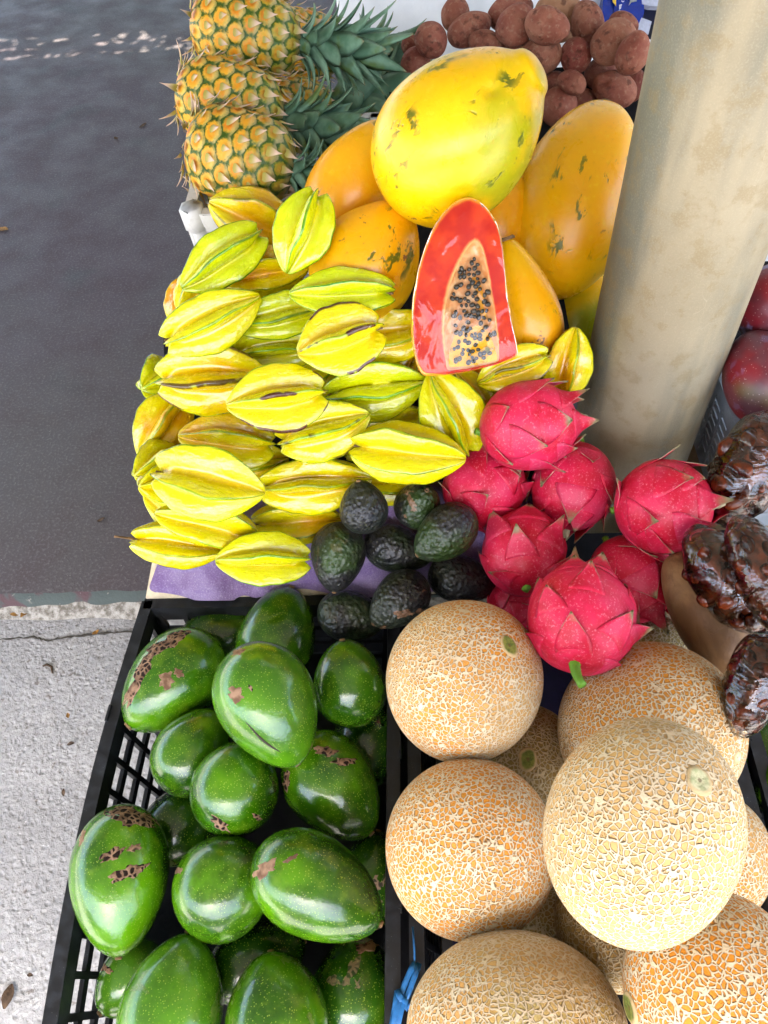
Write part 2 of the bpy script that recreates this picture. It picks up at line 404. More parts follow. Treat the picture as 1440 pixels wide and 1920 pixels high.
def m_papaya():
    g = G('papaya_skin', .34, .5)
    oc = g.ocol(); grn, ora = oc[0], oc[1]; tt = g.attr('tt')
    a = g.noise(7, 3, .5); b = g.noise(24, 4, .6, dist=.6); d = g.noise(11, 3, .55); f = g.noise(160, 3)
    yel = c('#f2c200'); orn = c('#ee9602')
    m = g.ma('ADD', g.ma('MULTIPLY', g.ma('SUBTRACT', a, .5), 1.6), ora, True); col = g.mix(m, yel, orn)
    gm = g.ma('MULTIPLY', g.mr(g.noise(6.5, 3), .50, .66), grn); col = g.mix(gm, col, g.mix(b, c('#8aa012'), c('#b3a80c')))
    lv = g.n('VectorMath', {0: g.co(), 1: (1, 1, .45)}, operation='MULTIPLY')
    sp = g.mr(g.ma('ADD', g.noise(34, 4, .65, vec=lv, dist=.5), g.ma('MULTIPLY', oc[2], .07)), .60, .645); sp = g.ma('MULTIPLY', sp, g.mr(g.ma('ADD', d, g.ma('MULTIPLY', oc[2], .08)), .47, .58)); col = g.mix(g.ma('MULTIPLY', sp, .92), col, g.mix(b, c('#2c4a10'), c('#5d6a14')))
    fs = g.noise(110, 4, .7); col = g.mix(g.ma('MULTIPLY', g.mr(fs, .54, .74), .25), col, c('#c08408')); col = g.mix(g.ma('MULTIPLY', g.mr(fs, .46, .30), .25), col, c('#f6d638'))
    br = g.ma('MULTIPLY', g.mr(g.noise(55, 4, .65), .63, .67), g.mr(g.noise(8, 2), .56, .64)); col = g.mix(br, col, c('#8a5a2a'))
    dk = g.mr(g.voro(120), .03, .09, 1, 0); dk = g.ma('MULTIPLY', dk, g.mr(g.noise(14, 1), .57, .63)); col = g.mix(g.ma('MULTIPLY', dk, .7), col, c('#5b3b08'))
    g.set(g.b, {'Roughness': g.mr(b, .3, .7, .24, .40)})
    h = g.ma('ADD', g.ma('MULTIPLY', b, .5), g.ma('ADD', g.ma('MULTIPLY', f, .15), g.ma('MULTIPLY', sp, -.5))); g.bump(h, .3, .004); return g.base(col).m
def m_potato():
    g = G('potato_skin', .7, .2); a = g.noise(22, 4, .6); b = g.noise(130, 4, .65); e = g.noise(60, 3)
    oc = g.ocol(); col = g.mix(g.mr(a, .35, .68), c('#7a3c30'), c('#98604c'))
    col = g.mix(g.ma('MULTIPLY', oc[0], .7), col, c('#a98560')); col = g.mix(g.ma('MULTIPLY', oc[1], .55), col, c('#5a3126'))
    col = g.mix(g.ma('MULTIPLY', g.mr(b, .5, .75), .5), col, c('#a88a70')); col = g.mix(g.ma('MULTIPLY', g.mr(e, .56, .68), .7), col, c('#472619'))
    fk = g.ma('MULTIPLY', g.mr(g.voro(140), .05, .12, 1, 0), g.mr(g.noise(30, 1), .5, .6)); col = g.mix(g.ma('MULTIPLY', fk, .7), col, c('#3a2018'))
    g.bump(g.ma('ADD', g.ma('MULTIPLY', e, 1.2), g.ma('MULTIPLY', b, .7)), .8, .004); return g.base(col).m
def m_avocado():
    g = G('green_avocado_skin', .17, .5, **{'Coat Weight': .45, 'Coat Roughness': .1})
    oc = g.ocol(); a = g.noise(9, 3); b = g.noise(45, 4, .6); tt = g.attr('tt')
    col = g.mix(g.mr(a, .35, .68), c('#2a5a03'), c('#5c9406'))
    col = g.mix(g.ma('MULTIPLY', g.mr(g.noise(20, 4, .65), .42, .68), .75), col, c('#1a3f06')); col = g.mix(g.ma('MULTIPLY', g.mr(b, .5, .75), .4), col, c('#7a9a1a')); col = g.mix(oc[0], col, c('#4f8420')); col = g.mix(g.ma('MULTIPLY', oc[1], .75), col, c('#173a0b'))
    cell = g.voro(340, vec=g.warp(90, .003)); dot = g.mr(cell, .16, .28, 1, 0); dot = g.ma('MULTIPLY', dot, g.mr(g.noise(32, 2), .30, .52))
    col = g.mix(g.ma('MULTIPLY', dot, .6), col, c('#93b03c'))
    msk = g.mr(g.noise(15, 4, .62, dist=.5), .565, .585); msk = g.ma('MULTIPLY', msk, oc[2])
    ve = g.voro(120, 'DISTANCE_TO_EDGE', vec=g.warp(70, .006)); crk = g.mr(ve, .08, .2)
    scab = g.mix(g.ma('MULTIPLY', crk, g.mr(g.noise(30, 2), .40, .50)), c('#8f7058'), c('#2a1a12'))
    col = g.mix(msk, col, scab); g.set(g.b, {'Roughness': g.ma('ADD', g.mr(b, .3, .7, .13, .25), g.ma('MULTIPLY', msk, .5)), 'Coat Weight': g.ma('SUBTRACT', .45, msk, True)})
    h = g.ma('ADD', g.ma('MULTIPLY', g.noise(60, 4, .6), 1.5), g.ma('ADD', g.ma('MULTIPLY', dot, .12), g.ma('MULTIPLY', g.ma('MULTIPLY', msk, crk), -.5))); g.bump(h, .22, .003); return g.base(col).m
def m_hass():
    g = G('dark_avocado_skin', .38, .5); oc = g.ocol(); a = g.noise(13, 3); b = g.noise(70, 3)
    col = g.mix(g.mr(b, .35, .7), c('#17171a'), c('#2c2b2a'))
    gm = g.ma('MULTIPLY', g.mr(a, .40, .60), oc[0], True); col = g.mix(gm, col, g.mix(b, c('#1f3311'), c('#3b5420')))
    v = g.voro(165, 'SMOOTH_F1', vec=g.warp(60, .006)); pk = g.mr(g.voro(260), .1, .28, 1, 0); col = g.mix(g.ma('MULTIPLY', pk, .28), col, c('#7f8455'))
    msk = g.ma('MULTIPLY', g.mr(g.noise(26, 4, .62, dist=.7), .585, .61), oc[2]); col = g.mix(msk, col, g.mix(g.noise(120, 2), c('#6b4a34'), c('#a07a5c')))
    g.bump(g.ma('ADD', g.ma('MULTIPLY', v, -1.0), g.ma('MULTIPLY', g.noise(230, 2), .35)), .9, .0035); return g.base(col).m
def m_melon():
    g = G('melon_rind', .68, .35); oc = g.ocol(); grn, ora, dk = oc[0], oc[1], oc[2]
    a = g.noise(6, 3); b = g.noise(28, 3)
    w1 = g.warp(60, .010); w1 = g.warp(230, .0016, w1)
    cr = g.mr(g.noise(9, 2), .35, .7, 108, 108)
    e1 = g.voro(185, 'DISTANCE_TO_EDGE', vec=w1); e2 = g.voro(300, 'DISTANCE_TO_EDGE', vec=g.warp(80, .006))
    wd = g.mr(b, .3, .7, .15, .21); net = g.n('MapRange', {0: e1, 1: g.ma('MULTIPLY', wd, .35), 2: wd, 3: 1., 4: 0.}, interpolation_type='SMOOTHSTEP')
    net2 = g.ma('MULTIPLY', g.mr(e2, .02, .09, 1, 0), g.mr(b, .5, .62, 0, .35)); net = g.ma('MAXIMUM', net, g.ma('MULTIPLY', net2, .4))
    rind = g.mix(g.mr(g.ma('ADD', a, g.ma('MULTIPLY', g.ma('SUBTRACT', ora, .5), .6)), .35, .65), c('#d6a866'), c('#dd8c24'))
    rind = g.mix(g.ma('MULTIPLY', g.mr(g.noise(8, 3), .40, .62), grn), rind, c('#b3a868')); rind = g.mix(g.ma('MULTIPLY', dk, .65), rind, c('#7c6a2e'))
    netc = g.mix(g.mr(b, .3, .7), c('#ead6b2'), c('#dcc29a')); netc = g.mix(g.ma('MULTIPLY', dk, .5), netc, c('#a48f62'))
    col = g.mix(net, rind, netc)
    st = g.mr(g.noise(30, 4, .65), .66, .74); col = g.mix(g.ma('MULTIPLY', st, .35), col, c('#7f7454'))
    g.bump(g.ma('ADD', net, g.ma('MULTIPLY', g.noise(220, 2), .25)), 1.0, .0042); return g.base(col).m
def m_dragon():
    g = G('dragon_fruit_skin', .42, .35)
    a = g.noise(26, 4, .6); b = g.noise(320, 2, .7); d = g.noise(12, 2)
    col = g.mix(g.mr(a, .35, .68), c('#bc0c2c'), c('#d8244c')); col = g.mix(g.ma('MULTIPLY', g.mr(d, .5, .7), .5), col, c('#c73a5e'))
    col = g.mix(g.ma('MULTIPLY', g.mr(b, .54, .74), .5), col, c('#e58a98'))
    rim = g.attr('rim'); n = g.noise(55, 3); e = g.mr(g.ma('ADD', rim, g.ma('MULTIPLY', g.ma('SUBTRACT', n, .5), .30)), .87, .97)
    col = g.mix(e, col, g.mix(n, c('#8d5a4c'), c('#b9a184'))); tp = g.attr('tip'); col = g.mix(g.mr(g.ma('ADD', tp, g.ma('MULTIPLY', g.ma('SUBTRACT', n, .5), .5)), .74, 1.0, 0, .9), col, c('#7f7a52'))
    g.bump(g.ma('ADD', g.ma('MULTIPLY', a, 1.5), g.ma('MULTIPLY', b, .25)), .35, .003); return g.base(col).m
def m_pine():
    g = G('pineapple_skin', .5, .45); d = g.attr('eye_d'); up = g.attr('eye_up'); tt = g.attr('tt'); rnd = g.attr('eye_r'); oc = g.ocol()
    n = g.noise(60, 3); n2 = g.noise(170, 3)
    org = g.mix(rnd, c('#e8a01c'), c('#dc7a12')); org = g.mix(g.ma('MULTIPLY', g.mr(n, .4, .7), .6), org, c('#e0a93a'))
    yg = g.mix(g.mr(g.ma('ADD', tt, g.ma('MULTIPLY', g.ma('SUBTRACT', rnd, .5), .5)), .25, .95), c('#dba92a'), c('#7f8a24'))
    org = g.mix(g.mr(tt, .5, 1.0), org, c('#a88a2c'))
    n3 = g.noise(240, 3, .6); dd = g.ma('ADD', d, g.ma('ADD', g.ma('MULTIPLY', g.ma('SUBTRACT', n, .5), .35), g.ma('MULTIPLY', g.ma('SUBTRACT', n3, .5), .45)))
    col = g.mix(g.mr(dd, .25, .75), org, yg); col = g.mix(g.mr(dd, .52, .74), col, c('#37520f')); col = g.mix(g.mr(dd, .86, .98), col, c('#1c270b'))
    tri = g.mr(g.ma('ADD', up, g.ma('MULTIPLY', g.ma('SUBTRACT', n, .5), .5)), .15, .7); tri = g.ma('MULTIPLY', tri, g.mr(d, .75, .9, 1, 0)); col = g.mix(g.ma('MULTIPLY', tri, .55), col, g.mix(tt, c('#e6c75a'), c('#b8a57a')))
    g.bump(g.ma('ADD', n, g.ma('MULTIPLY', n2, .5)), .5, .003); return g.base(col).m
def m_leaf():
    g = G('crown_leaf', .55, .4); t = g.attr('tt'); a = g.noise(30, 3); v = g.n('VectorMath', {0: g.co(), 1: (1, 1, .12)}, operation='MULTIPLY'); b = g.noise(260, 2, vec=v)
    col = g.mix(g.mr(a, .35, .65), c('#587e60'), c('#82a688')); col = g.mix(g.ma('MULTIPLY', g.mr(g.noise(24, 3), .55, .68), .75), col, c('#62781f')); col = g.mix(g.ma('MULTIPLY', b, .3), col, c('#34503f'))
    col = g.mix(g.mr(t, .9, 1.0, 0, .75), col, c('#8c7a52')); g.bump(b, .3, .001); return g.base(col).m
def m_bract():
    g = G('dry_bract', .7, .3); t = g.attr('tt'); n = g.noise(90, 2)
    return g.base(g.mix(g.mr(t, .1, .7), g.mix(n, c('#b5a048'), c('#8d8b3a')), g.mix(n, c('#e2c6ac'), c('#bd9a82')))).m
def m_film(name, amt, sc, stre):
    g = G(name, .1, .5); v = g.n('TexCoord', o='Object')
    st = g.n('VectorMath', {0: g.warp(9, .08, v), 1: (1.0, .22, 1.0)}, operation='MULTIPLY')
    h = g.ma('ADD', g.noise(sc, 3, .6, vec=st), g.ma('MULTIPLY', g.mr(g.voro(sc * .35, 'DISTANCE_TO_EDGE', vec=st), 0, .1, 1, 0), .35))
    bp = g.n('Bump', {'Height': h, 'Strength': stre, 'Distance': .004})
    gl = g.n('BsdfGlossy', {'Color': (1, 1, 1, 1), 'Roughness': .09, 'Normal': bp}); tr = g.n('BsdfTransparent', {'Color': (.97, .97, .97, 1)})
    fr = g.n('Fresnel', {'IOR': 1.45, 'Normal': bp}); fac = g.ma('MULTIPLY', fr, amt, True)
    mx = g.n('MixShader', {0: fac, 1: tr, 2: gl}); g.t.links.new(mx, g.out.inputs[0]); return g.m
def m_flesh():
    g = G('papaya_flesh', .5, .2); d = g.attr('rr'); n = g.noise(40, 3); n2 = g.noise(90, 3)
    col = g.mix(g.mr(n, .35, .68), c('#b01400'), c('#cc3400')); col = g.mix(g.mr(g.ma('ADD', d, g.ma('MULTIPLY', g.ma('SUBTRACT', n2, .5), .06)), .90, .985), col, c('#e08a1c'))
    col = g.mix(g.mr(g.ma('ADD', d, g.ma('MULTIPLY', g.ma('SUBTRACT', n2, .5), .1)), .12, .0), col, c('#e8a25c')); g.bump(n2, .25, .002); return g.base(col).m
def m_cav():
    g = G('papaya_cavity', .4, .45); n = g.noise(70, 4, .6); col = g.mix(g.mr(n, .35, .7), c('#d98a4a'), c('#e8b982')); g.bump(n, .6, .004); return g.base(col).m
def m_mango():
    g = G('mango_skin', .4, .45); a = g.noise(9, 3, dist=.5); b = g.noise(60, 4); d = g.noise(16, 3); oc = g.ocol()
    col = g.mix(g.mr(a, .4, .6), c('#4a2029'), c('#7e1620')); col = g.mix(g.ma('MULTIPLY', g.mr(d, .45, .6), .45), col, c('#5e4449')); col = g.mix(g.ma('MULTIPLY', oc[0], g.mr(g.noise(7, 2), .45, .6)), col, c('#5b6426'))
    sp = g.ma('MULTIPLY', g.mr(g.voro(230), .08, .2, 1, 0), .4); col = g.mix(sp, col, c('#c9b4ad')); col = g.mix(g.ma('MULTIPLY', oc[1], g.mr(g.noise(26, 3), .58, .64)), col, c('#8c80ac'))
    g.bump(b, .2, .003); return g.base(col).m
def m_tamarind():
    g = G('tamarind_pulp', .22, .5); a = g.noise(45, 4, .6); return_ = g.mix(g.mr(a, .35, .7), c('#2a0f07'), c('#6e2c0e')); g.bump(a, .6, .004); return g.base(return_).m
def m_squash():
    g = G('squash_skin', .45, .4); v = g.n('VectorMath', {0: g.co(), 1: (1, 1, .5)}, operation='MULTIPLY'); a = g.noise(14, 4, .6, vec=v, dist=.5); b = g.noise(90, 4, .65)
    col = g.mix(g.mr(a, .35, .7), c('#6e4f34'), c('#a07c54')); cr = g.mr(g.voro(48, 'DISTANCE_TO_EDGE', vec=g.warp(40, .03, v)), 0, .015, .5, 0)
    col = g.mix(g.ma('MULTIPLY', g.mr(g.noise(34, 4, .65, vec=v), .45, .65), .7), g.mix(g.ma('MULTIPLY', cr, g.mr(a, .45, .6)), col, c('#4f3420')), c('#6b4c30')); col = g.mix(g.ma('MULTIPLY', g.mr(b, .6, .75), .4), col, c('#5d412b')); g.bump(g.ma('ADD', b, g.ma('MULTIPLY', cr, -1)), .35, .003); return g.base(col).m

def m_scab():
    g = G('avocado_scab', .85, .2); ve = g.voro(130, 'DISTANCE_TO_EDGE', vec=g.warp(70, .008)); n = g.noise(90, 3); oc = g.ocol()
    dk = g.ma('MULTIPLY', g.mr(ve, .10, .20), g.mr(g.ma('ADD', g.noise(34, 2), g.ma('SUBTRACT', oc[0], .5)), .42, .54))
    g.bump(g.ma('ADD', n, g.ma('MULTIPLY', dk, -1.2)), .9, .002); return g.base(g.mix(dk, g.mix(g.mr(n, .35, .65), c('#6a4e3a'), c('#9c7c62')), c('#21130c'))).m
def m_scar(name, a_, b_):
    g = G(name, .75, .3); t = g.attr('rad'); n = g.noise(160, 4, .65); n2 = g.noise(60, 2)
    col = g.mix(g.mr(n, .35, .65), c(a_), c(b_)); col = g.mix(g.mr(g.ma('ADD', t, g.ma('MULTIPLY', g.ma('SUBTRACT', n2, .5), .5)), .62, .9), col, c('#c9ab7c')); col = g.mix(g.mr(t, .22, .06), col, c('#6b4d2c'))
    g.bump(n, .8, .002); return g.base(col).m
MT = dict(scab=m_scab(), pavement=m_pavement(), floor=m_floor(), edge=m_edge(), grit=m_grit(), pillar=m_pillar(), wall=m_wall(), roof=m_roof(), wood=m_wood(), cloth=m_cloth(),
  black=m_plastic('black_plastic', '#0f1114', '#23262b', .4), white=m_plastic('white_plastic', '#d9d7d2', '#c4c1ba', .38, .08), grey=m_plastic('grey_plastic', '#8e969c', '#a5abb0', .4),
  star=m_starfruit(), papaya=m_papaya(), potato=m_potato(), avo=m_avocado(), hass=m_hass(), melon=m_melon(), dragon=m_dragon(), pine=m_pine(), leaf=m_leaf(), bract=m_bract(),
  film=m_film('cling_film', .8, 55, .7), bagfilm=m_film('plastic_bag_film', 1.6, 70, .8), flesh=m_flesh(), cav=m_cav(), mango=m_mango(), tam=m_tamarind(), squash=m_squash(),
  stem=m_flat('stem_brown', '#8a6a48', .8, .3, .5), scar=m_scar('melon_scar', '#8a8a3c', '#5f6a2a'), palescar=m_scar('melon_scar_pale', '#cfc79c', '#a7a878'), greenstem=m_flat('stem_green', '#6fa52f', .5, .4, .3), dry=m_flat('dry_flower', '#cdbd98', .9, .2, .5),
  seed=m_flat('papaya_seed', '#37352d', .25, .5, .4), kraft=m_flat('cream_card', '#d6c6a6', .9, .2, .25), liner=m_flat('shade_liner', '#141316', .8, .2, .4), violet=m_flat('violet_liner', '#1e1c3c', .6, .3, .3),  # liner: near-black in place of the shade between fruit
  twine=m_flat('blue_twine', '#2f78b8', .35, .5, .35), blue=m_flat('blue_pack', '#0a2f8c', .18, .6, .2), navy=m_flat('navy_pack', '#050c2a', .4, .4), paleblue=m_flat('pale_blue_print', '#5f8fd0', .3, .5), offwhite=m_flat('white_print', '#dcdfe4', .5, .4), yellow=m_flat('yellow_print', '#d9b53a', .4, .4),
  greypic=m_flat('grey_print', '#8c8f86', .5, .4), net=m_flat('white_net', '#b9bccb', .8, .3, .25), dleaf=m_flat('dead_leaf', '#a87a3a', .8, .3, .5), dleaf2=m_flat('dead_leaf_dark', '#5a4632', .8, .3, .5), ink=m_flat('dark_ink', '#3a3428', .7, .3))
# ---------------------------------------------------------------- the setting
EDGE = 0.5 * (on_z(0, 1138, 0)[1] + on_z(270, 1112, 0)[1])
PAV = -0.045
def structure(o): o['kind'] = 'structure'; return o
xs = np.concatenate((np.linspace(-60, -2.2, 12), np.linspace(-2.1, 2.1, 100), np.linspace(2.2, 60, 12)))
ys = np.concatenate((np.linspace(-60, -0.7, 14), np.linspace(-0.6, 1.6, 80), np.linspace(1.7, 60, 14)))
X, Y = np.meshgrid(xs, ys); P = np.stack((X, Y, 0 * X), -1)
P[..., 2] = PAV + 0.004 * sn(P, 3, 9) + 0.0025 * sn(P, 4, 30)
structure(obj('pavement', grid_mesh('pavement', P, closed=False), MT['pavement']))
# shop floor slab with a worn, chipped front edge
fx = np.concatenate((np.linspace(-6, -2.0, 8), np.linspace(-1.95, 1.2, 260), np.linspace(1.3, 6, 8)))
prof = [(12, 0.0), (4, 0.0), (1.6, 0), (.5, 0), (.06, 0.0), (.022, -0.002), (.006, -0.009), (0.0, -0.02), (-.002, -0.06)]
P = np.zeros((len(prof), len(fx), 3))
for i, (py, pz) in enumerate(prof):
    P[i, :, 0] = fx; P[i, :, 1] = EDGE + py; P[i, :, 2] = pz
wob = 0.004 * sn(P, 11, 14) + 0.003 * sn(P, 12, 60)
for i in range(4, 9): P[i, :, 1] += wob[i] * (1.0 if i > 4 else .3)
structure(obj('shop_floor', grid_mesh('shop_floor', P[:6], closed=False), MT['floor']))
structure(obj('floor_edge', grid_mesh('floor_edge', P[5:], closed=False), MT['edge']))
# rough mortar ledge at the foot of the edge
ft = np.linspace(0, 1, 10); P = np.zeros((10, 260, 3)); P[..., 0] = np.linspace(-2, .2, 260)[None, :]
for i, q in enumerate(ft):
    P[i, :, 1] = EDGE + .004 - .034 * q; P[i, :, 2] = PAV + .006 + .022 * (1 - q) ** .6 * 1.0
P[..., 1] += .006 * sn(P, 21, 22) * ft[:, None]; P[..., 2] += .003 * sn(P, 22, 90) - .006 * ft[:, None]
structure(obj('mortar_ledge', grid_mesh('mortar_ledge', P, closed=False), MT['grit']))
# fine crack line of a pavement joint: a slim lip of mortar, broken and uneven
cp = [on_z(u, v, PAV) for u, v in ((-60, 1205), (0, 1200), (60, 1196), (90, 1202), (140, 1194), (190, 1189), (240, 1186), (300, 1182))]
mb = MB(); pts = []
for a, b in zip(cp[:-1], cp[1:]):
    for q in np.linspace(0, 1, 8, endpoint=False): pts.append(a + (b - a) * q + np.array((0, RNG.uniform(-.002, .002), .0)))
mb.tube([p + np.array((0, 0, .003)) for p in pts], [RNG.uniform(.0012, .0032) for _ in pts], 6); structure(mb.build('pavement_joint', m_flat('joint_dirt', '#4a463e', .95, .2, .4)))
# back wall, pillar and the porch roof they carry
WY = 1.98
mb = MB(); mb.box(-0.17, 3.5, WY, WY + .2, -0.0, 2.6); o = mb.build('white_wall', MT['wall'], bevel=.012); tag(o, 'white rough-plastered wall behind the potatoes', 'wall')
PX, PY, PR = 0.342, 0.860, 0.0948
th = np.linspace(0, 2 * math.pi, 96, endpoint=False)[None, :]; zz = np.concatenate((np.linspace(0, .3, 6), np.linspace(.35, 1.6, 60), np.linspace(1.7, 2.6, 8)))[:, None]
P = np.stack((PR * np.cos(th) + 0 * zz, PR * np.sin(th) + 0 * zz, zz + 0 * th), -1); k = 1 + .006 * sn(P, 31, 9) + .002 * sn(P, 32, 50); P[..., :2] *= k[..., None]
o = obj('round_pillar', grid_mesh('round_pillar', P, ((0, 0, 0), (0, 0, 2.6))), MT['pillar'], mw=Matrix.Translation((PX, PY, 0)))
tag(o, 'thick round beige concrete pillar rising behind the dragon fruits', 'pillar')
RZ = 2.6
HOLE = on_z(170, 88, 0) + SUNV * (RZ / SUNV[2])  # roof slit, added to let sun through to the far floor
roof_front = -1.75
mb = MB(); mb.box(-5.5, 3.5, roof_front, HOLE[1] - .15, RZ, RZ + .12); mb.box(-5.5, 3.5, HOLE[1] + .15, 13, RZ, RZ + .12); structure(mb.build('porch_roof', MT['roof']))
mb = MB(); r_ = random.Random(5)  # unseen leaves, added to dapple the sunlight through the slit
for i in range(2300):
    x = HOLE[0] + r_.uniform(-2.6, 2.6); y = HOLE[1] + r_.uniform(-.17, .17); a = r_.uniform(0, 6.28); l = r_.uniform(.03, .07); z = RZ + .125 + r_.uniform(0, .03)
    dx, dy = math.cos(a) * l, math.sin(a) * l
    mb.add([(x - dx, y - dy, z), (x + dy * .4, y - dx * .4, z + .008), (x + dx, y + dy, z), (x - dy * .4, y + dx * .4, z + .008)], [(0, 1, 2, 3)])
tag(mb.build('dapple_leaves', MT['dleaf2']), 'unseen leaves added over the roof slit to break the sun into dapples', 'leaves', kind='stuff')

# unseen house fronts, added to block low sky and shrink highlights on glossy skins
mb = MB(); mb.box(-14, -1.2, -9.2, -8.4, PAV - .02, 3.3); mb.box(-1.1, 12, -9.6, -8.9, PAV - .02, 2.7)
for hx in (-12, -9, -6, -3.2, 1.0, 4.2, 7.5): mb.box(hx, hx + 1.1, -8.5 if hx < 0 else -9.0, -8.36 if hx < 0 else -8.86, .9, 2.1)
structure(mb.build('added_street_houses', m_flat('ochre_render', '#8a7a66', .9, .2, .2)))

# ---------------------------------------------------------------- stand: table, slopes, crates
mb = MB(); mb.box(-.39, .86, .03, .745, .15, .18)
tb = empty('display_table', Matrix.Identity(4)); tag(tb, 'low plywood table carrying the front crates', 'table')
mb.build('table_top', MT['liner'], tb)  # top coloured near-black for the shade between the crates
for lx, ly in ((-.35, .07), (.82, .07), (-.35, .70), (.82, .70)):
    q = MB(); q.box(lx - .025, lx + .025, ly - .025, ly + .025, PAV - .004 if ly < EDGE else 0, .15); q.build('leg', MT['wood'], tb)
SLOPE = 40
PL_STAR = plane_of(.625, .478, SLOPE)
def slope_board(name, x0, x1, y0, y1, z0, ang, label, t=.012, foot=0.0):
    a = math.radians(ang); z1 = z0 + (y1 - y0) * math.tan(a); e = empty(name, Matrix.Identity(4)); tag(e, label, 'board')
    q = MB(); q.hexa([(x0, y0, z0 - t), (x1, y0, z0 - t), (x1, y1, z1 - t), (x0, y1, z1 - t)], [(x0, y0, z0), (x1, y0, z0), (x1, y1, z1), (x0, y1, z1)]); q.build('panel', MT['liner'], e)  # panel colour holds the black of the shaded gaps
    for lx in (x0 + .02, x1 - .02):
        q = MB(); q.box(lx - .014, lx + .014, y1 - .04, y1 - .012, foot, z1 - t - .035 * math.tan(a) - .003); q.build('leg', MT['wood'], e)
        q = MB(); q.box(lx - .014, lx + .014, y0 + .012, y0 + .04, foot if y0 > .8 or foot else .18, z0 - t - .0 + .010 * math.tan(a)); q.build('leg', MT['wood'], e)
    return e
slope_board('sloping_board', -.40, .20, .622, .94, .4605, SLOPE, 'sloping board coloured as the shade under the starfruit heap')
slope_board('sloping_board', .21, .55, .60, .71, .43, 25, 'sloping board coloured as the shade under the dragon fruits in front of the pillar')
slope_board('sloping_board', .475, .83, .725, 1.03, .525, 36, 'sloping board coloured as the shade under the mangoes in the grey crate', foot=.512)
slope_board('sloping_board', -.045, .54, 1.245, 1.53, .665, 30, 'sloping board coloured as the shade under the heap of potatoes')
slope_board('sloping_board', -.048, .235, .955, 1.24, .69, 3, 'sloping board coloured as the shade under the papayas')
mb = MB(); mb.box(-.345, -.062, 1.075, 1.62, 0.0, .62); o = mb.build('plywood_box', MT['wood'], bevel=.003); tag(o, 'plywood box standing under the white pineapple crate', 'box')

def crate(name, x0, x1, y0, y1, zb, zr, mat, label, inset=.028, rimw=.026, nh=6, na=11, wallt=.006, bow=(0, 0), sides='lrfb', clips=True, rw=None, posts=False):
    e = empty(name, Matrix.Translation((0.5 * (x0 + x1), 0.5 * (y0 + y1), zb))); tag(e, label, 'crate'); off = np.array((0.5 * (x0 + x1), 0.5 * (y0 + y1), zb))
    H = zr - zb; rimh = .022
    cs = [np.array(p, float) for p in ((x0, y0), (x1, y0), (x1, y1), (x0, y1))]; ctr = np.array(((x0 + x1) / 2, (y0 + y1) / 2))
    order = {'f': (0, 1), 'r': (1, 2), 'b': (2, 3), 'l': (3, 0)}
    def pt(s, a, h, dn=0.0):                 # a along the side, h height 0..1, dn inwards
        i, j = order[s]; p = cs[i] + (cs[j] - cs[i]) * a; tdir = _nrm(cs[j] - cs[i]); n = np.array((-tdir[1], tdir[0]))
        bw = (bow[0] if s == 'l' else bow[1] if s == 'r' else 0) * math.sin(math.pi * a) * (.3 + .7 * h)
        ins = inset * (1 - h); cdir = np.sign(ctr - p)
        p = p + n * (dn - bw); q = ctr - (ctr - p) ; e2 = 1 - ins / (np.abs(ctr - cs[0])).min()
        p = ctr + (p - ctr) * e2
        return np.array((p[0], p[1], zb + H * h)) - off
    for s in sides:
        q = MB(); hs = np.linspace(.05, .90, nh + 1); n_a = na if s in 'lr' else max(4, int(na * (x1 - x0) / (y1 - y0))); as_ = np.linspace(.02, .98, n_a + 1)
        for ih, h in enumerate(hs):
            t = .0055 / H * (2.2 if ih in (0, nh) else 1)
            for a, b in zip(as_[:-1], as_[1:]):
                q.hexa([pt(s, a, h - t), pt(s, b, h - t), pt(s, b, h - t, wallt), pt(s, a, h - t, wallt)], [pt(s, a, h + t), pt(s, b, h + t), pt(s, b, h + t, wallt), pt(s, a, h + t, wallt)])
        da = .0045 / ((y1 - y0) if s in 'lr' else (x1 - x0))
        for ia, a in enumerate(as_):
            d = da * (2.4 if ia in (0, n_a) else 1)
            for h, h2 in zip(hs[:-1], hs[1:]):
                q.hexa([pt(s, a - d, h, -.001), pt(s, a + d, h, -.001), pt(s, a + d, h, wallt + .001), pt(s, a - d, h, wallt + .001)], [pt(s, a - d, h2, -.001), pt(s, a + d, h2, -.001), pt(s, a + d, h2, wallt + .001), pt(s, a - d, h2, wallt + .001)])
        q.build('side_wall', mat, e)
    q = MB()
    for s in 'frbl':
        n = 14
        for k in range(n):
            a, b = k / n, (k + 1) / n; hl = 1 - rimh / H
            q.hexa([pt(s, a, hl, -.004), pt(s, b, hl, -.004), pt(s, b, hl, rimw - .012), pt(s, a, hl, rimw - .012)], [pt(s, a, 1, -.004), pt(s, b, 1, -.004), pt(s, b, 1, rimw - .012), pt(s, a, 1, rimw - .012)])
    rim = q.build('rim', mat, e)
    q = MB(); q.box(x0 + inset + .004 - off[0], x1 - inset - .004 - off[0], y0 + inset + .004 - off[1], y1 - inset - .004 - off[1], 0, .008); q.build('base', mat, e)
    if clips:
        for s, a in (('l', .30), ('l', .62), ('r', .3), ('r', .62)):
            if s not in sides: continue
            q = MB(); d = .020
            p = [pt(s, a - d, 1 - .03 / H, -.008), pt(s, a + d, 1 - .03 / H, -.008), pt(s, a + d, 1 - .03 / H, -.0045), pt(s, a - d, 1 - .03 / H, -.0045)]
            q.hexa(p, [x + np.array((0, 0, .034)) for x in p]); q.build('clip', mat, rim)
    return e
ZR = .466
crate('black_crate', -.446, -.046, .0, .612, .181, ZR, MT['black'], 'black mesh plastic crate full of big green avocados', nh=6, na=13, bow=(.016, 0))
mc = crate('black_crate', -.028, .412, .0, .590, .181, ZR - .004, MT['black'], 'black plastic crate holding the netted melons', nh=6, na=13)
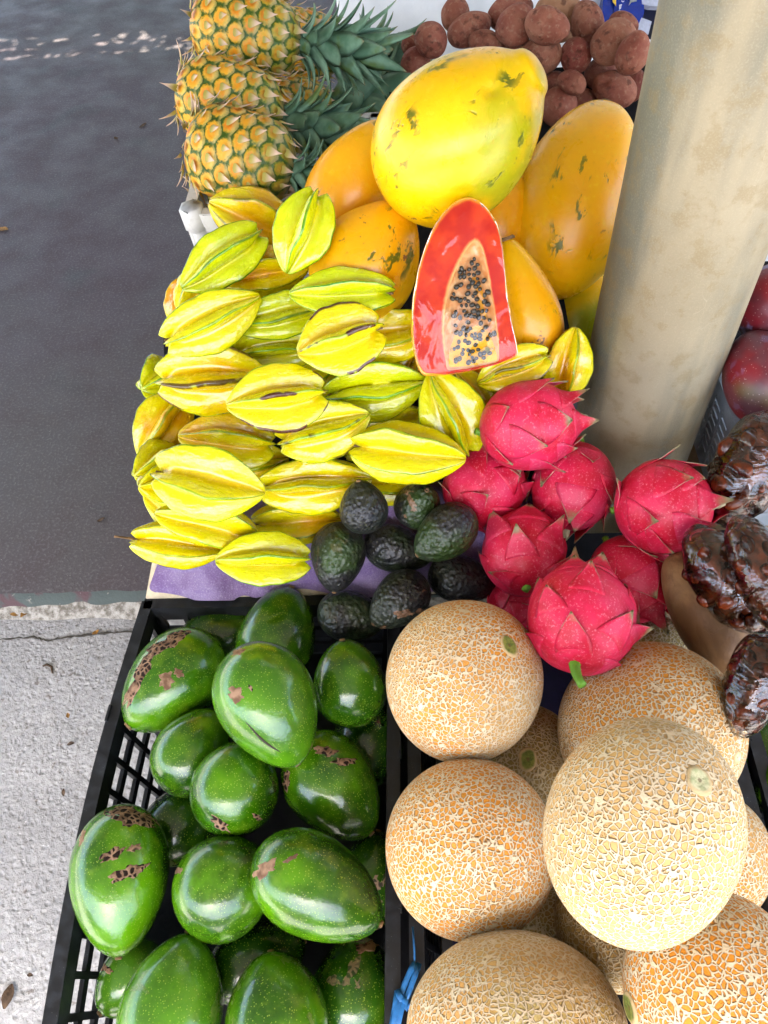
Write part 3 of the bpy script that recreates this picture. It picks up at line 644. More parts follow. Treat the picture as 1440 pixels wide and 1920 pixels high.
crate('black_crate', .432, .85, .0, .560, .181, ZR - .006, MT['black'], 'black plastic crate at the right edge with green fruit inside', nh=6, na=13, sides='lfb')
# inner ledges of the melon crate seen beside the fruit
q = MB(); q.box(-.185, -.172, -.245, .245, .19, .262); q.build('inner_ledge', MT['black'], mc); q = MB(); q.box(.178, .190, -.245, .245, .19, .262); q.build('inner_ledge', MT['black'], mc)
q = MB(); q.tube([(.168, .085, .24), (.168, .085, .272)], [.02, .02], 20); q.build('stacking_cup', MT['black'], mc)
q = MB(); q.tube([(-.162, .085, .24), (-.162, .085, .268)], [.018, .018], 20); q.build('stacking_cup', MT['black'], mc)
def liner(name, x0, x1, y0, y1, z0, z1, mat, label):
    q = MB(); q.hexa([(x0, y0, z0 - .006), (x1, y0, z0 - .006), (x1, y1, z1 - .006), (x0, y1, z1 - .006)], [(x0, y0, z0), (x1, y0, z0), (x1, y1, z1), (x0, y1, z1)])
    for sx in (x0 + .004, x1 - .010):
        q.hexa([(sx, y0, .190), (sx + .006, y0, .190), (sx + .006, y1, .190), (sx, y1, .190)], [(sx, y0, z0 - .0065), (sx + .006, y0, z0 - .0065), (sx + .006, y1, z1 - .0065), (sx, y1, z1 - .0065)])
    tag(q.build(name, mat), label, 'liner')
AVZ = .355
liner('crate_liner', -.40, -.09, .105, .570, AVZ, AVZ, MT['liner'], 'board coloured as the shade under the green avocados')  # false bottom, its black taking the place of shade
liner('crate_liner', .015, .368, .105, .545, .36, .39, MT['violet'], 'violet-blue sheet lying under the melons')
liner('crate_liner', .48, .80, .105, .52, .36, .36, MT['liner'], 'board coloured as the shade under the green fruit in the right crate')

# white crate under the pineapples
wc = crate('white_crate', -.352, -.06, 1.06, 1.34, .622, .855, MT['white'], 'white plastic crate under the pineapples', inset=.018, nh=3, na=6, wallt=.01, clips=False)
for dx in (-.138, ):
    q = MB(); z = 0.0; pts = []; rs = []
    for h, r in ((.02, .017), (.08, .018), (.082, .021), (.12, .021), (.122, .024), (.165, .024), (.167, .029), (.20, .029), (.202, .026), (.205, .034), (.240, .034), (.240, .028), (.222, .026)):
        pts.append((dx + .002 - (.24 - h) * -.05, -.132 + (.24 - h) * .05, h)); rs.append(r * .56)
    q.tube(pts, rs, 6); q.build('corner_post', MT['white'], wc)
    q = MB(); q.tube([(dx, -.132, .215), (dx + .004, -.132, .236)], [.0025, .002], 8); q.build('peg', MT['white'], wc)
q = MB(); q.box(-.118, .12, -.146, -.132, .205, .232); q.box(-.118, .12, -.150, -.132, .150, .158); q.build('front_rail', MT['white'], wc)
for i, (bx, pts) in enumerate(((-.060, [(0, .006), (.003, 0), (.006, .006)]), (-.048, [(0, 0), (0, .006)]), (-.042, [(.005, .006), (0, .005), (.005, .002), (0, 0)]))):
    q = MB(); q.tube([(bx + a * 1.3, -.1468, .214 + b * 1.3) for a, b in pts], .0008, 5); q.build('lettering', MT['ink'], wc)

# purple cloth over cream card on the lower part of the slope
na_, nb_ = 110, 90
a = np.linspace(0, 1, na_)[None, :]; b = np.linspace(0, 1, nb_)[:, None]
xl = on_z(279, 1060, .50)[0]; x = xl + (.205 - xl) * a + 0 * b; s = b * .17 - .012
al = math.radians(SLOPE); yy = .618 + np.clip(s, 0, 9) * math.cos(al) + np.minimum(s, 0) * .4; zz = .4825 + np.clip(s, 0, 9) * math.sin(al) + np.minimum(s, 0) * 1.0
P = np.stack((x + .06 * b * (1 - a), yy + 0 * a, zz + 0 * a), -1)
f = .009 * np.sin(x * 48 + 3 * b + 1.5 * np.sin(x * 23)) * np.exp(-(b / .25)) + .002 * sn(P, 41, 40)
P[..., 2] += np.abs(f) + .002; P[..., 1] -= .008 * np.sin(a * 9) ** 2 * np.exp(-b / .1) + f * .5; P[..., 0] += np.where(a < .03, (1 - (b * 0 + 1)) , 0)
P[..., 0] += .012 * np.exp(-(b / .03) ** 1) * (1 - a) ** 12
th_ = np.array((0, .45, -.9)) * .0028
Q = P + th_[None, None, :]; vt = np.concatenate((P, Q[::-1]), 0); vt = np.concatenate((vt, P[:1]), 0)
o = obj('purple_cloth', grid_mesh('purple_cloth', vt, closed=False), MT['cloth']); tag(o, 'faded purple cloth spread under the starfruits and dark avocados', 'cloth')
q = MB(); y0 = .622; xx0 = xl - .006; d0 = .0025
q.hexa([(xx0, y0 - .006, .462), (.2, y0 - .006, .462), (.2, y0 + .1, .462 + .1 * math.tan(al)), (xx0 + .03, y0 + .1, .462 + .1 * math.tan(al))], [(xx0, y0 - .006, .4705), (.2, y0 - .006, .4705), (.2, y0 + .1, .4705 + .1 * math.tan(al)), (xx0 + .03, y0 + .1, .4705 + .1 * math.tan(al))])
for v_ in range(8): pass
tag(q.build('cream_card', MT['kraft']), 'cream cardboard sheet showing at the left under the purple cloth', 'cardboard')
# ---------------------------------------------------------------- fruit
def put(name, it, me, mat, label, cat, group, col=(0, 0, 0)):
    o = obj(name, me, mat, mw=it.mw); o.color = (tuple(col) + (0, 0, 0))[:3] + (1,); tag(o, label, cat, group); return o
def put_e(name, it, me, mat, label, cat, group, col=(0, 0, 0), part='body'):
    e = empty(name, it.mw); tag(e, label, cat, group); b = obj(part, me, mat, e); b.color = (tuple(col) + (0, 0, 0))[:3] + (1,); return e
def disc(name, r, h, seed, dip=0.0, n=18, el=1.0):
    rs = np.array((1.0, .93, .8, .6, .35, .12))[:, None]; th = np.linspace(0, 2 * math.pi, n, endpoint=False)[None, :]
    z = np.array((-.35, .35, .85, 1.0 - dip * .3, 1 - dip, 1 - dip * 1.2))[:, None] * h
    P = np.stack((rs * r * np.cos(th), rs * r * el * np.sin(th), z + 0 * th), -1); P = P * (1 + .08 * sn(P / r, seed, 3))[..., None]
    return grid_mesh(name, P, (P[0].mean(0), P[-1].mean(0)), {'rad': rs + 0 * th})
def stub(name, r0, r1, l, bend=.2, n=8):
    q = MB(); k = 6; q.tube([(bend * l * (i / k) ** 2, 0, l * i / k - .003) for i in range(k + 1)], [r0 + (r1 - r0) * i / k + (.15 * r0 if i == k else 0) for i in range(k + 1)], n)
    me = bpy.data.meshes.new(name); me.from_pydata(q.v, [], q.f); me.polygons.foreach_set('use_smooth', q.sm); return me

# --- potatoes -------------------------------------------------------------
PL_POT = plane_of(1.45, .785, 30)
POT = [  # u, v, L, W, angle, (pale, dark: also paints in shade deep in the heap), label
 (768, 84, 40, 34, 60, (0, .8), 'small dark potato peeping out beside the pineapple crown tips'),
 (945, 97, 44, 36, 10, (0, .9), 'small dark potato half hidden just above the big yellow papaya top'),
 (972, 90, 46, 38, 30, (0, .7), 'small potato squeezed between the potatoes above the big yellow papaya'),
 (1190, 160, 62, 44, 90, (0, .8), 'dark potato touching the pillar, below the upright dimpled one'),
 (1040, 160, 54, 48, 40, (0, .7), 'small shaded potato right of the big papaya tip'),
 (1090, 187, 54, 44, 0, (0, .9), 'dark potato in the gap just above the right papaya'),
 (1127, 138, 70, 60, 20, (0, .8), 'shaded brown potato under the knobbly one beside the pillar'),
 (1047, 200, 82, 70, 60, (0, .3), 'potato wedged between the big yellow papaya and the right papaya'),
 (1072, 154, 56, 46, -20, (.1, .5), 'small brown potato in the middle of the heap right of the papaya tip'),
 (1152, 168, 86, 72, -20, (.1, .2), 'knobbly potato beside the pillar right above the right papaya'),
 (778, 118, 62, 58, 30, (0, .4), 'round brown potato between pineapple crown and big yellow papaya'),
 (808, 76, 72, 60, 105, (0, .3), 'smooth oval red-brown potato leaning on the white wall at left'),
 (854, 28, 72, 56, 110, (.2, .1), 'upright potato, topmost at the left against the white wall'),
 (880, 56, 92, 62, 25, (.1, .2), 'long russet potato lying above the left shoulder of the big papaya'),
 (910, 78, 66, 46, -5, (.2, .4), 'dull potato just showing above the big papaya'),
 (956, 24, 90, 66, 15, (.0, .3), 'broad brown potato in the top row, left of the pale one'),
 (1046, 30, 98, 92, 120, (.8, 0), 'pale sandy potato in the top row'),
 (1102, 42, 88, 66, 110, (.2, .2), 'long brown potato beside the blue packet'),
 (1170, 46, 60, 48, -20, (.1, .3), 'potato lying directly under the blue packet'),
 (968, 47, 88, 72, 50, (.1, 0), 'reddish oval potato leaning left of the blunt front one'),
 (1025, 50, 84, 74, -10, (.15, 0), 'blunt pinkish potato standing out in the top middle of the heap'),
 (1080, 105, 70, 60, 80, (.0, .2), 'dark reddish potato with a dimple in the centre of the heap'),
 (1148, 80, 96, 78, 30, (.3, 0), 'large tan potato below the blue packet'),
 (1014, 104, 84, 76, 20, (.3, 0), 'large round potato directly behind the tip of the big papaya'),
 (1187, 100, 90, 64, 80, (.1, 0), 'upright pinkish potato with deep dimples touching the pillar'),
]
for i, (u, v, L, W, a, (pl, dk), lb) in enumerate(POT):
    it = settle(u, v, L, W, a, RNG.uniform(-15, 15), RNG.uniform(0, 360), plane=PL_POT)
    r2 = random.Random(i); dn = [(r2.uniform(-.9, .9), r2.uniform(-.9, .9), r2.uniform(-.8, .8), .17, .20) for _ in range(7)]
    put('potato', it, round_fruit('potato', it.L, it.W, i + 100, k=RNG.uniform(-.1, .1), lump=.065, lsc=2.4, nt_=34, nu=48, dents=dn), MT['potato'], lb, 'potato', 'potatoes heaped by the white wall', (pl, dk, 0))

# --- pineapples -----------------------------------------------------------
def pine_mesh(L, W, seed, na=11, nr=8):
    nt_, nu = 150, 200; t = np.linspace(0.004, .996, nt_)[:, None]; th = np.linspace(0, 2 * math.pi, nu, endpoint=False)[None, :]
    z = (t - .5) * L; R = W / 2 * np.clip(1 - np.abs(2 * t - 1) ** 3.6, 0, 1) ** .5 * (1 + .05 * (0.5 - t)); 
    s = t * (nr + .0); best = np.full((nt_, nu), 9.); up = np.zeros((nt_, nu)); rr = np.zeros((nt_, nu)); rng = np.random.RandomState(seed)
    rowh = 1.0; cent = []
    for k in range(-1, nr * 1 + 2):
        zc = (k + .5) / nr; tw = k * .5 + .05 * k
        for j in range(na):
            ac = 2 * math.pi * (j + tw) / na; rv = rng.rand()
            d_th = (th - ac + math.pi) % (2 * math.pi) - math.pi
            dx = d_th * na / (2 * math.pi); dy = (t - zc) * nr
            dd = np.maximum(np.abs(dx) * 1.0 * 2 * .56 + np.abs(dy) * .62, np.abs(dy) * 1.16) * .92
            dd = np.sqrt((dx * 1.9) ** 2 + (dy * 1.5) ** 2) * .55 + .45 * dd
            m = dd < best; best = np.where(m, dd, best); up = np.where(m, dy * 2, up); rr = np.where(m, rv, rr)
            if 0.02 < zc < .98: cent.append((zc, ac, rv))
    d = np.clip(best, 0, 1)
    h = W * .022 * (1 - d ** 3.0) * (1 + .25 * np.sin(best * 9 + rr * 6)) * np.clip(R / (W / 2) * 1.4 - .2, .15, 1)
    Rr = R + h - W * .02
    P = np.stack((Rr * np.cos(th), Rr * np.sin(th), z + 0 * th), -1); P = P * (1 + .004 * sn(P, seed, 120))[..., None]
    return grid_mesh('body', P, ((0, 0, -L / 2 * .985), (0, 0, L / 2 * .985)), {'eye_d': d, 'eye_up': up, 'eye_r': rr, 'tt': t + 0 * th}), cent
def pr(t, L, W):
    return W / 2 * max(1 - abs(2 * t - 1) ** 3.6, 0) ** .5 * (1 + .05 * (.5 - t))
def bract_mesh():
    V = []; A = []; 
    for i in range(7):
        q = i / 6; w_ = .0095 * (1 - q) ** 1.25 * (.55 + .45 * min(1, q * 5)) + .0002; z = q * .020 - .003; x = .0012 + .0022 * math.sin(q * 2.2) + .0075 * q ** 2.6
        V += [(x - .0008, -w_, z), (x + .0016 * (1 - q), 0, z), (x - .0008, w_, z)]; A += [q] * 3
    f = [(i * 3 + k, i * 3 + k + 1, i * 3 + k + 4, i * 3 + k + 3) for i in range(6) for k in range(2)]
    me = bpy.data.meshes.new('bract'); me.from_pydata(V, [], f); me.polygons.foreach_set('use_smooth', [True] * len(f)); a = me.attributes.new('tt', 'FLOAT', 'POINT'); a.data.foreach_set('value', np.array(A, dtype=np.float32)); me.materials.append(MT['bract']); return me
BRACTS = bract_mesh()
def leaf_mesh(l, w_, curl, seed):
    n = 14; V = []; A = []; rng = random.Random(seed); tw = rng.uniform(-.2, .2)
    for i in range(n + 1):
        q = i / n; wd = w_ * (1 - .25 * q) * min(1, (1 - q) * 2.3) ** .75 + .0002; ang = curl * (q ** 1.7); x = 0; z = 0
        # integrate the curve
        m_ = 20; cx = cz = 0.0
        for k in range(m_):
            qq = q * (k + .5) / m_; aa = curl * qq ** 1.2 * 1.15; cx += math.sin(aa) * l * q / m_; cz += math.cos(aa) * l * q / m_
        dx, dz = math.cos(ang), -math.sin(ang); tk = .0018 * (1 - q) + .0004
        for (b, dp) in ((-1, .30), (-.5, .09), (0, 0), (.5, .09), (1, .30)):
            V.append((cx - dx * (-dp) * wd * -1, b * wd + tw * q * b * 0, cz - dz * dp * wd)); A.append(q)
        for (b, dp) in ((.5, .09), (0, 0), (-.5, .09)):
            V.append((cx - dx * (dp * wd) + dx * tk, b * wd, cz - dz * dp * wd + dz * tk)); A.append(q)
    f = [(i * 8 + k, i * 8 + (k + 1) % 8, (i + 1) * 8 + (k + 1) % 8, (i + 1) * 8 + k) for i in range(n) for k in range(8)]
    me = bpy.data.meshes.new('leaf'); me.from_pydata(V, [], f); me.polygons.foreach_set('use_smooth', [True] * len(f)); a = me.attributes.new('tt', 'FLOAT', 'POINT'); a.data.foreach_set('value', np.array(A, dtype=np.float32)); me.materials.append(MT['leaf']); return me
LEAVES = [leaf_mesh(.055, .0125, .9, 0), leaf_mesh(.075, .016, .75, 1), leaf_mesh(.092, .0185, .55, 2), leaf_mesh(.11, .0185, .35, 3), leaf_mesh(.11, .015, .18, 4)]
def crown(e, z0, n, size, seed):
    rng = random.Random(seed); q = MB(); q.tube([(0, 0, z0 - .008), (0, 0, z0 + .02 * size), (0, 0, z0 + .05 * size)], [.015, .012, .006], 10); core = q.build('crown', MT['leaf'], e)
    for i in range(n):
        q = i / (n - 1); k = min(4, int(q * 5)); a = i * 2.39996 + rng.uniform(-.2, .2); lean = 1.12 - .92 * q + rng.uniform(-.1, .1); s = size * rng.uniform(.85, 1.12) * (1 if q < .85 else .8)
        rad = .017 * (1 - .7 * q)
        m = Matrix.Translation((rad * math.cos(a), rad * math.sin(a), z0 + .065 * q * size)) @ Matrix.Rotation(a, 4, 'Z') @ Matrix.Rotation(lean * .72, 4, 'Y') @ Matrix.Scale(s, 4)
        obj('leaf', LEAVES[k], None, core, m)
def pineapple(it, label, seed, ncrown, size, col=(0, 0, 0)):
    e = empty('pineapple', it.mw); tag(e, label, 'pineapple', 'pineapples in the white crate'); L, W = it.L, it.W
    me, cent = pine_mesh(L, W, seed); b = obj('body', me, MT['pine'], e); b.color = (*col, 1)
    for (zc, ac, rv) in cent:
        R = pr(zc, L, W) + W * .018
        if zc < .06 or zc > .95: R *= .97
        sl = (pr(zc + .02, L, W) - pr(zc - .02, L, W)) / (.04 * L); tiltb = math.atan(sl)
        m = Matrix.Translation((R * math.cos(ac), R * math.sin(ac), (zc - .5) * L)) @ Matrix.Rotation(ac, 4, 'Z') @ Matrix.Rotation(tiltb + random.Random(int(rv * 1e6)).uniform(-.1, .25), 4, 'Y') @ Matrix.Scale((.75 + .55 * rv) * W / .14, 4)
        obj('bract', BRACTS, None, b, m)
    rng = random.Random(seed + 5)
    for k in range(9):                       # dried leaflets at the base
        a = k * .7 + rng.uniform(-.2, .2); R = W * .33
        m = Matrix.Translation((R * math.cos(a), R * math.sin(a), -L * .455)) @ Matrix.Rotation(a, 4, 'Z') @ Matrix.Rotation(1.5 + rng.uniform(-.4, .7), 4, 'Y') @ Matrix.Scale(rng.uniform(.8, 1.35), 4) @ Matrix.Diagonal((1, .6, 1.25, 1))
        obj('dry_leaflet', BRACTS, None, e, m)
    if ncrown: crown(e, L * .47, ncrown, size, seed)
    return e
PL_PINE = plane_of(1.07, .80, 16)
for (u, v, L, W, a, t, nc, sz, sd, lb) in (
  (415, 385, 120, 105, -5, 0, 0, 1, 3, 'pineapple at the bottom of the white crate, only its corner showing'),
  (565, 82, 170, 130, -8, -12, 44, 1.25, 5, 'rearmost pineapple with its dark crown against the white wall'),
  (540, 205, 170, 120, 4, -12, 44, 1.55, 6, 'pineapple hidden behind, only long crown leaves showing by the big papaya'),
  (462, 62, 214, 158, -8, 6, 46, 1.12, 7, 'pineapple at the top with orange eyes and a grey-green crown'),
  (432, 196, 212, 160, -14, 5, 46, 1.12, 8, 'pineapple in the middle of the stack, partly under the lower one'),
  (452, 296, 214, 176, -14, 14, 40, .9, 9, 'lowest full pineapple, resting above the white crate corner')):
    if nc == 0: it = settle(u, v, L, W, a, t, 20, D=1.30, push=False)
    elif sd in (5, 6): it = settle(u, v, L, W, a, t, 20, D=1.50 if sd == 5 else 1.46, push=False)
    else: it = settle(u, v, L, W, a, t, 20 + sd * 13, plane=PL_PINE)
    pineapple(it, lb, sd, nc, sz)

# --- papayas --------------------------------------------------------------
PL_PAP = plane_of(.625, .478, SLOPE)
def stem_end(e, it, r, mat='stem'):
    obj('stem_scar', disc('stem_scar', r, r * .35, 3, .5), MT[mat], e, Matrix.Translation((0, 0, it.L / 2 * .985)))
PAPS = [
 (927, 420, 220, 150, 70, 0, 0, 1.20, dict(k=.15), (.2, 1), 'shaded papaya in the dark gap behind the cut papaya top'),
 (1080, 600, 210, 150, 60, 0, 30, 1.31, dict(k=.15), (1, .0), 'green and yellow papaya low down beside the pillar'),
 (880, 690, 190, 130, 10, 0, 60, 1.15, dict(k=.1), (.0, 1), 'orange papaya hidden under the foot of the cut papaya'),
 (664, 350, 260, 172, 62, 5, 40, None, dict(k=.22, lobes=.03), (.25, .62), 'orange papaya with a dark green streak behind the tall starfruit'),
 (985, 575, 260, 128, 108, 5, 10, None, dict(k=.30, lobes=.02), (.2, .6), 'slim necked orange papaya right of the cut papaya'),
 (692, 488, 250, 205, 55, 10, 120, None, dict(k=.26, lobes=.035), (.35, .62), 'orange papaya with green blotches above the starfruits, left of the cut papaya'),
 (1078, 378, 392, 232, 76, -14, 15, 1.19, dict(k=.07, lobes=.02), (.12, .5, .15), 'tall orange-yellow papaya leaning on the pillar'),
 (857, 260, 372, 292, 40, 12, 150, None, dict(k=.10, lobes=.012, nip=.55, lump=.018), (.9, .12, .42), 'huge yellow papaya with green flecks and a blunt tip, on top'),
]
for i, (u, v, L, W, a, t, ro, D, kw, col, lb) in enumerate(PAPS):
    it = settle(u, v, L, W, a, t, ro, plane=PL_PAP, D=D, push=D is None, soft=.90)
    if i == 7:
        P_, N_ = on_item(it, 928, 160); q_ = P_ / it.s; kw = dict(kw, dents=((*q_, .10, .07), (*_nrm(q_ + np.array((.2, .1, .1))), .16, .03)))
    e = put_e('papaya', it, round_fruit('papaya', it.L, it.W, 300 + i, nt_=64, nu=96, **{'lump': .014, **kw}), MT['papaya'], lb, 'papaya', 'whole papayas', col)
    if i != 7: stem_end(e, it, .011)

# --- starfruits -----------------------------------------------------------
PL_ST = PL_STAR
STAR = [  # u v L W ang tilt roll (green, orange, brown) label ; listed from the back to the front
 (470, 868, 150, 84, 10, 0, 20, (.2, .4, 0), 'starfruit in the dark gap between the fat lower left one and the right-pointing one'),
 (335, 960, 150, 84, 150, 0, 0, (.3, .3, 0), 'starfruit squeezed in at the left between the fat one and the sandwiched one'),
 (440, 765, 160, 86, 160, 0, 20, (.2, .5, 0), 'starfruit deep under the one with the purple-black scar'),
 (590, 700, 150, 84, 30, 0, 10, (.6, .2, 0), 'shaded starfruit below the plump round one'),
 (690, 810, 130, 80, 40, 0, 10, (.4, .3, 0), 'shaded starfruit right of the one with the dark seam'),
 (455, 670, 150, 84, 20, 0, 10, (.4, .3, 0), 'dark starfruit in the gap above the big bruised one'),
 (515, 562, 150, 80, 10, 0, 10, (.9, 0, 0), 'shaded green starfruit deep in the heap below the orange one'),
 (772, 690, 120, 80, 60, 0, 20, (.2, .6, 0), 'shaded starfruit peeping out under the left foot of the cut papaya'),
 (888, 745, 130, 80, 130, 0, 0, (.2, .7, 0), 'dark yellow starfruit tucked behind the one slanting beside the dragon fruit'),
 (735, 905, 150, 80, 5, 0, 20, (.3, .4, 0), 'shaded starfruit under the long front one above the dark avocados'),
 (745, 795, 120, 80, 20, 0, 30, (.5, .3, 0), 'starfruit glimpsed between the smooth green one and the long front one'),
 (350, 560, 110, 80, 70, 0, 0, (.0, 1, 0), 'small orange starfruit at the left rim, above the slanting yellow one'),
 (376, 545, 110, 82, 50, -10, 30, (.3, .2, 0), 'lobed end of a yellow starfruit under the upper left green one'),
 (500, 512, 165, 88, 8, 0, 36, (.0, 1, .2), 'deep orange starfruit lying between the two upper starfruits'),
 (525, 652, 185, 84, 6, 0, 5, (.7, .3, 0), 'olive shaded starfruit in the middle hollow of the heap'),
 (535, 593, 180, 84, 12, 0, 0, (.9, 0, .4), 'pale green starfruit half hidden left of the plump round one'),
 (742, 625, 170, 96, 12, 0, 18, (.2, .3, 0), 'yellow starfruit whose right end is hidden by the cut papaya'),
 (1062, 685, 150, 92, 80, 10, 20, (.3, .9, .3), 'amber starfruit standing on end between cut papaya and pillar'),
 (962, 692, 150, 84, 200, 0, 0, (.35, .5, .7), 'yellow starfruit right under the cut papaya, touching the top dragon fruit'),
 (300, 716, 100, 90, 205, 45, 10, (.8, .1, 0), 'greenish starfruit end poking out at the far left of the heap'),
 (305, 800, 150, 98, 232, 10, 0, (.2, .8, .2), 'orange-yellow starfruit pointing down at the left edge'),
 (300, 872, 130, 90, 200, 40, 20, (.5, .2, 0), 'small starfruit ends sticking out left of the fat lower one'),
 (300, 905, 100, 70, 190, 40, 0, (.4, .3, 0), 'yellow lobed starfruit end at the lower left edge'),
 (558, 978, 175, 84, 4, 0, 36, (.25, .5, .1), 'yellow starfruit behind the dark avocados, second row from the cloth'),
 (416, 487, 190, 106, 214, 8, 12, (.85, 0, .3), 'olive green starfruit leaning over the white crate'),
 (470, 412, 172, 108, 158, 5, 30, (.1, .55, .5), 'orange-yellow starfruit in front of the lowest pineapple'),
 (568, 437, 172, 108, 247, 12, 8, (.85, 0, .0), 'starfruit with vivid green ribs standing upright at the top'),
 (398, 598, 206, 104, 24, 0, 8, (.4, .1, .2), 'long yellow starfruit slanting over the left edge'),
 (641, 550, 202, 96, 180, 0, 24, (.95, 0, .1), 'bright green-edged starfruit lying level below the orange papaya'),
 (425, 826, 186, 100, 174, 5, 15, (.25, .6, .3), 'orange-yellow starfruit with lobed right end in the left middle'),
 (706, 728, 196, 108, 8, 0, 22, (.8, 0, .0), 'smooth yellow-green starfruit just left of the cut papaya foot'),
 (400, 708, 216, 130, 4, 8, 10, (.15, .5, .9), 'big yellow starfruit with a bruised rib at the left'),
 (637, 638, 172, 124, 196, 10, 8, (.3, .15, 1), 'plump round starfruit with a dark brown rib, middle of the heap'),
 (608, 804, 184, 108, 18, 5, 10, (.45, .2, .8), 'yellow starfruit pointing up right with a dark seam'),
 (519, 748, 196, 122, 188, 10, 6, (.35, .25, 1), 'yellow starfruit with a purple-black scar along its rib'),
 (843, 776, 176, 112, 116, 8, 0, (.55, .25, .0), 'starfruit pointing up, wedged beside the top dragon fruit'),
 (335, 1022, 182, 86, -8, 0, 30, (.2, .2, .2), 'starfruit with a dry stem at the lower left on the purple cloth'),
 (766, 848, 222, 118, -7, 6, 32, (.35, .1, .2), 'large pale yellow starfruit pointing at the left dragon fruit'),
 (386, 984, 200, 94, 166, 5, 30, (.35, .15, .0), 'yellow starfruit sandwiched under the fat lower left one'),
 (593, 906, 216, 106, 4, 6, 12, (.2, .25, .3), 'yellow starfruit pointing right above the dark avocados'),
 (493, 1050, 182, 96, 180, 4, 10, (.6, .1, .0), 'green-rimmed starfruit lying lowest on the purple cloth'),
 (394, 905, 220, 130, -12, 10, 14, (.35, .15, .1), 'fat bright yellow starfruit at the lower left of the heap'),
]
for i, (u, v, L, W, a, t, ro, col, lb) in enumerate(STAR):
    it = settle(u, v, L * 1.02, W * 1.0, a, t, 0, plane=PL_ST, soft=.80)
    R = Matrix.Rotation(math.radians(ro), 4, 'Z')
    me = starfruit_mesh(it.L * .985, it.W * 1.13, 500 + i); me.transform(R)
    e = put_e('starfruit', it, me, MT['star'], lb, 'starfruit', 'starfruits heaped on the cloth', col)
    q = stub('stem', .0022, .0014, .012 if 'dry stem' not in lb else .036, .35)
    obj('stem', q, MT['stem'], e, Matrix.Translation((0, 0, -it.L * .40 )) @ Matrix.Rotation(math.pi, 4, 'X'))
# --- cut papaya half under cling film --------------------------------------
OUT = [(870, 390), (850, 397), (830, 414), (812, 440), (797, 475), (785, 515), (777, 560), (774, 610), (778, 650), (786, 682), (797, 700), (840, 698), (880, 691), (930, 679), (971, 663), (967, 640), (956, 600), (947, 555), (941, 510), (935, 470), (925, 435), (906, 408), (888, 394)]
CAV = [(886, 463), (871, 480), (856, 508), (844, 540), (837, 575), (835, 610), (838, 650), (842, 688), (880, 684), (936, 672), (931, 630), (923, 580), (913, 530), (903, 490), (894, 468)]
CU, CV, CD = 876, 585, 0.93
cit = settle(CU, CV, 300, 150, 84, 0, 0, D=CD, push=False, solid=False)
hk = Item(); hk.__dict__.update(cit.__dict__); HEAP.append(hk)
e3 = -_nrm(ray(CU, CV)); e1 = ROT @ np.array((1., 0, 0)); e1 = _nrm(e1 - e3 * (e1 @ e3)); e2 = np.cross(e3, e1)
cmw = Matrix.Translation(Vector(CAM + CD * ray(CU, CV))) @ Matrix(np.stack((e1, e2, e3), 1).tolist()).to_4x4()
S_ = CD / F * 1.05
def polar(poly, n, c0=(CU, CV)):
    pts = [((u - c0[0]) * S_, -(v - c0[1]) * S_) for u, v in poly]; out = []
    for k in range(n):
        a = 2 * math.pi * k / n; d = (math.cos(a), math.sin(a)); best = 0
        for (x1, y1), (x2, y2) in zip(pts, pts[1:] + pts[:1]):
            ex, ey = x2 - x1, y2 - y1; den = d[0] * ey - d[1] * ex
            if abs(den) < 1e-12: continue
            t = (x1 * ey - y1 * ex) / den; s = (x1 * d[1] - y1 * d[0]) / den
            if t > 0 and -1e-6 <= s <= 1 + 1e-6: best = max(best, t)
        out.append(best)
    o = np.array(out)
    return (np.roll(o, 1) + 2 * o + np.roll(o, -1)) / 4
NC = 160; th = np.linspace(0, 2 * math.pi, NC, endpoint=False); ro_, rc_ = polar(OUT, NC), polar(CAV, NC)
def ring(r, z): return np.stack((r * np.cos(th), r * np.sin(th), z + 0 * th), -1)
ce = empty('papaya_half', cmw); tag(ce, 'halved red papaya wrapped in cling film, seeds showing', 'papaya')
fr = np.linspace(0, 1, 14); P = np.stack([ring(rc_ + (ro_ * .985 - rc_) * f, .0025 * math.sin(f * math.pi) * .5) for f in fr]); P[..., 2] += .0012 * sn(P, 61, 60)
obj('flesh', grid_mesh('flesh', P[::-1], attrs={'rr': (fr[::-1])[:, None] + 0 * th[None, :]}), MT['flesh'], ce)
cf = np.linspace(1, .04, 14); P = np.stack([ring(rc_ * f, -.022 * (1 - f ** 3.5)) for f in cf]); P[..., 2] += .0022 * sn(P, 62, 160) * np.clip(1 - cf, 0, .5)[:, None] * 2
cvo = obj('cavity', grid_mesh('cavity', P), MT['cav'], ce)
bf = np.linspace(0, 1, 16); P = np.stack([ring(ro_ * (.985 + .015 * min(1, f * 20)) * math.cos(f * 1.5) ** .8, -.075 * math.sin(f * math.pi / 2)) for f in bf])
o = obj('skin', grid_mesh('skin', P, (P[0].mean(0) - np.array((0, 0, .03)), P[-1].mean(0))), MT['papaya'], ce); o.color = (.1, .7, 0, 1)
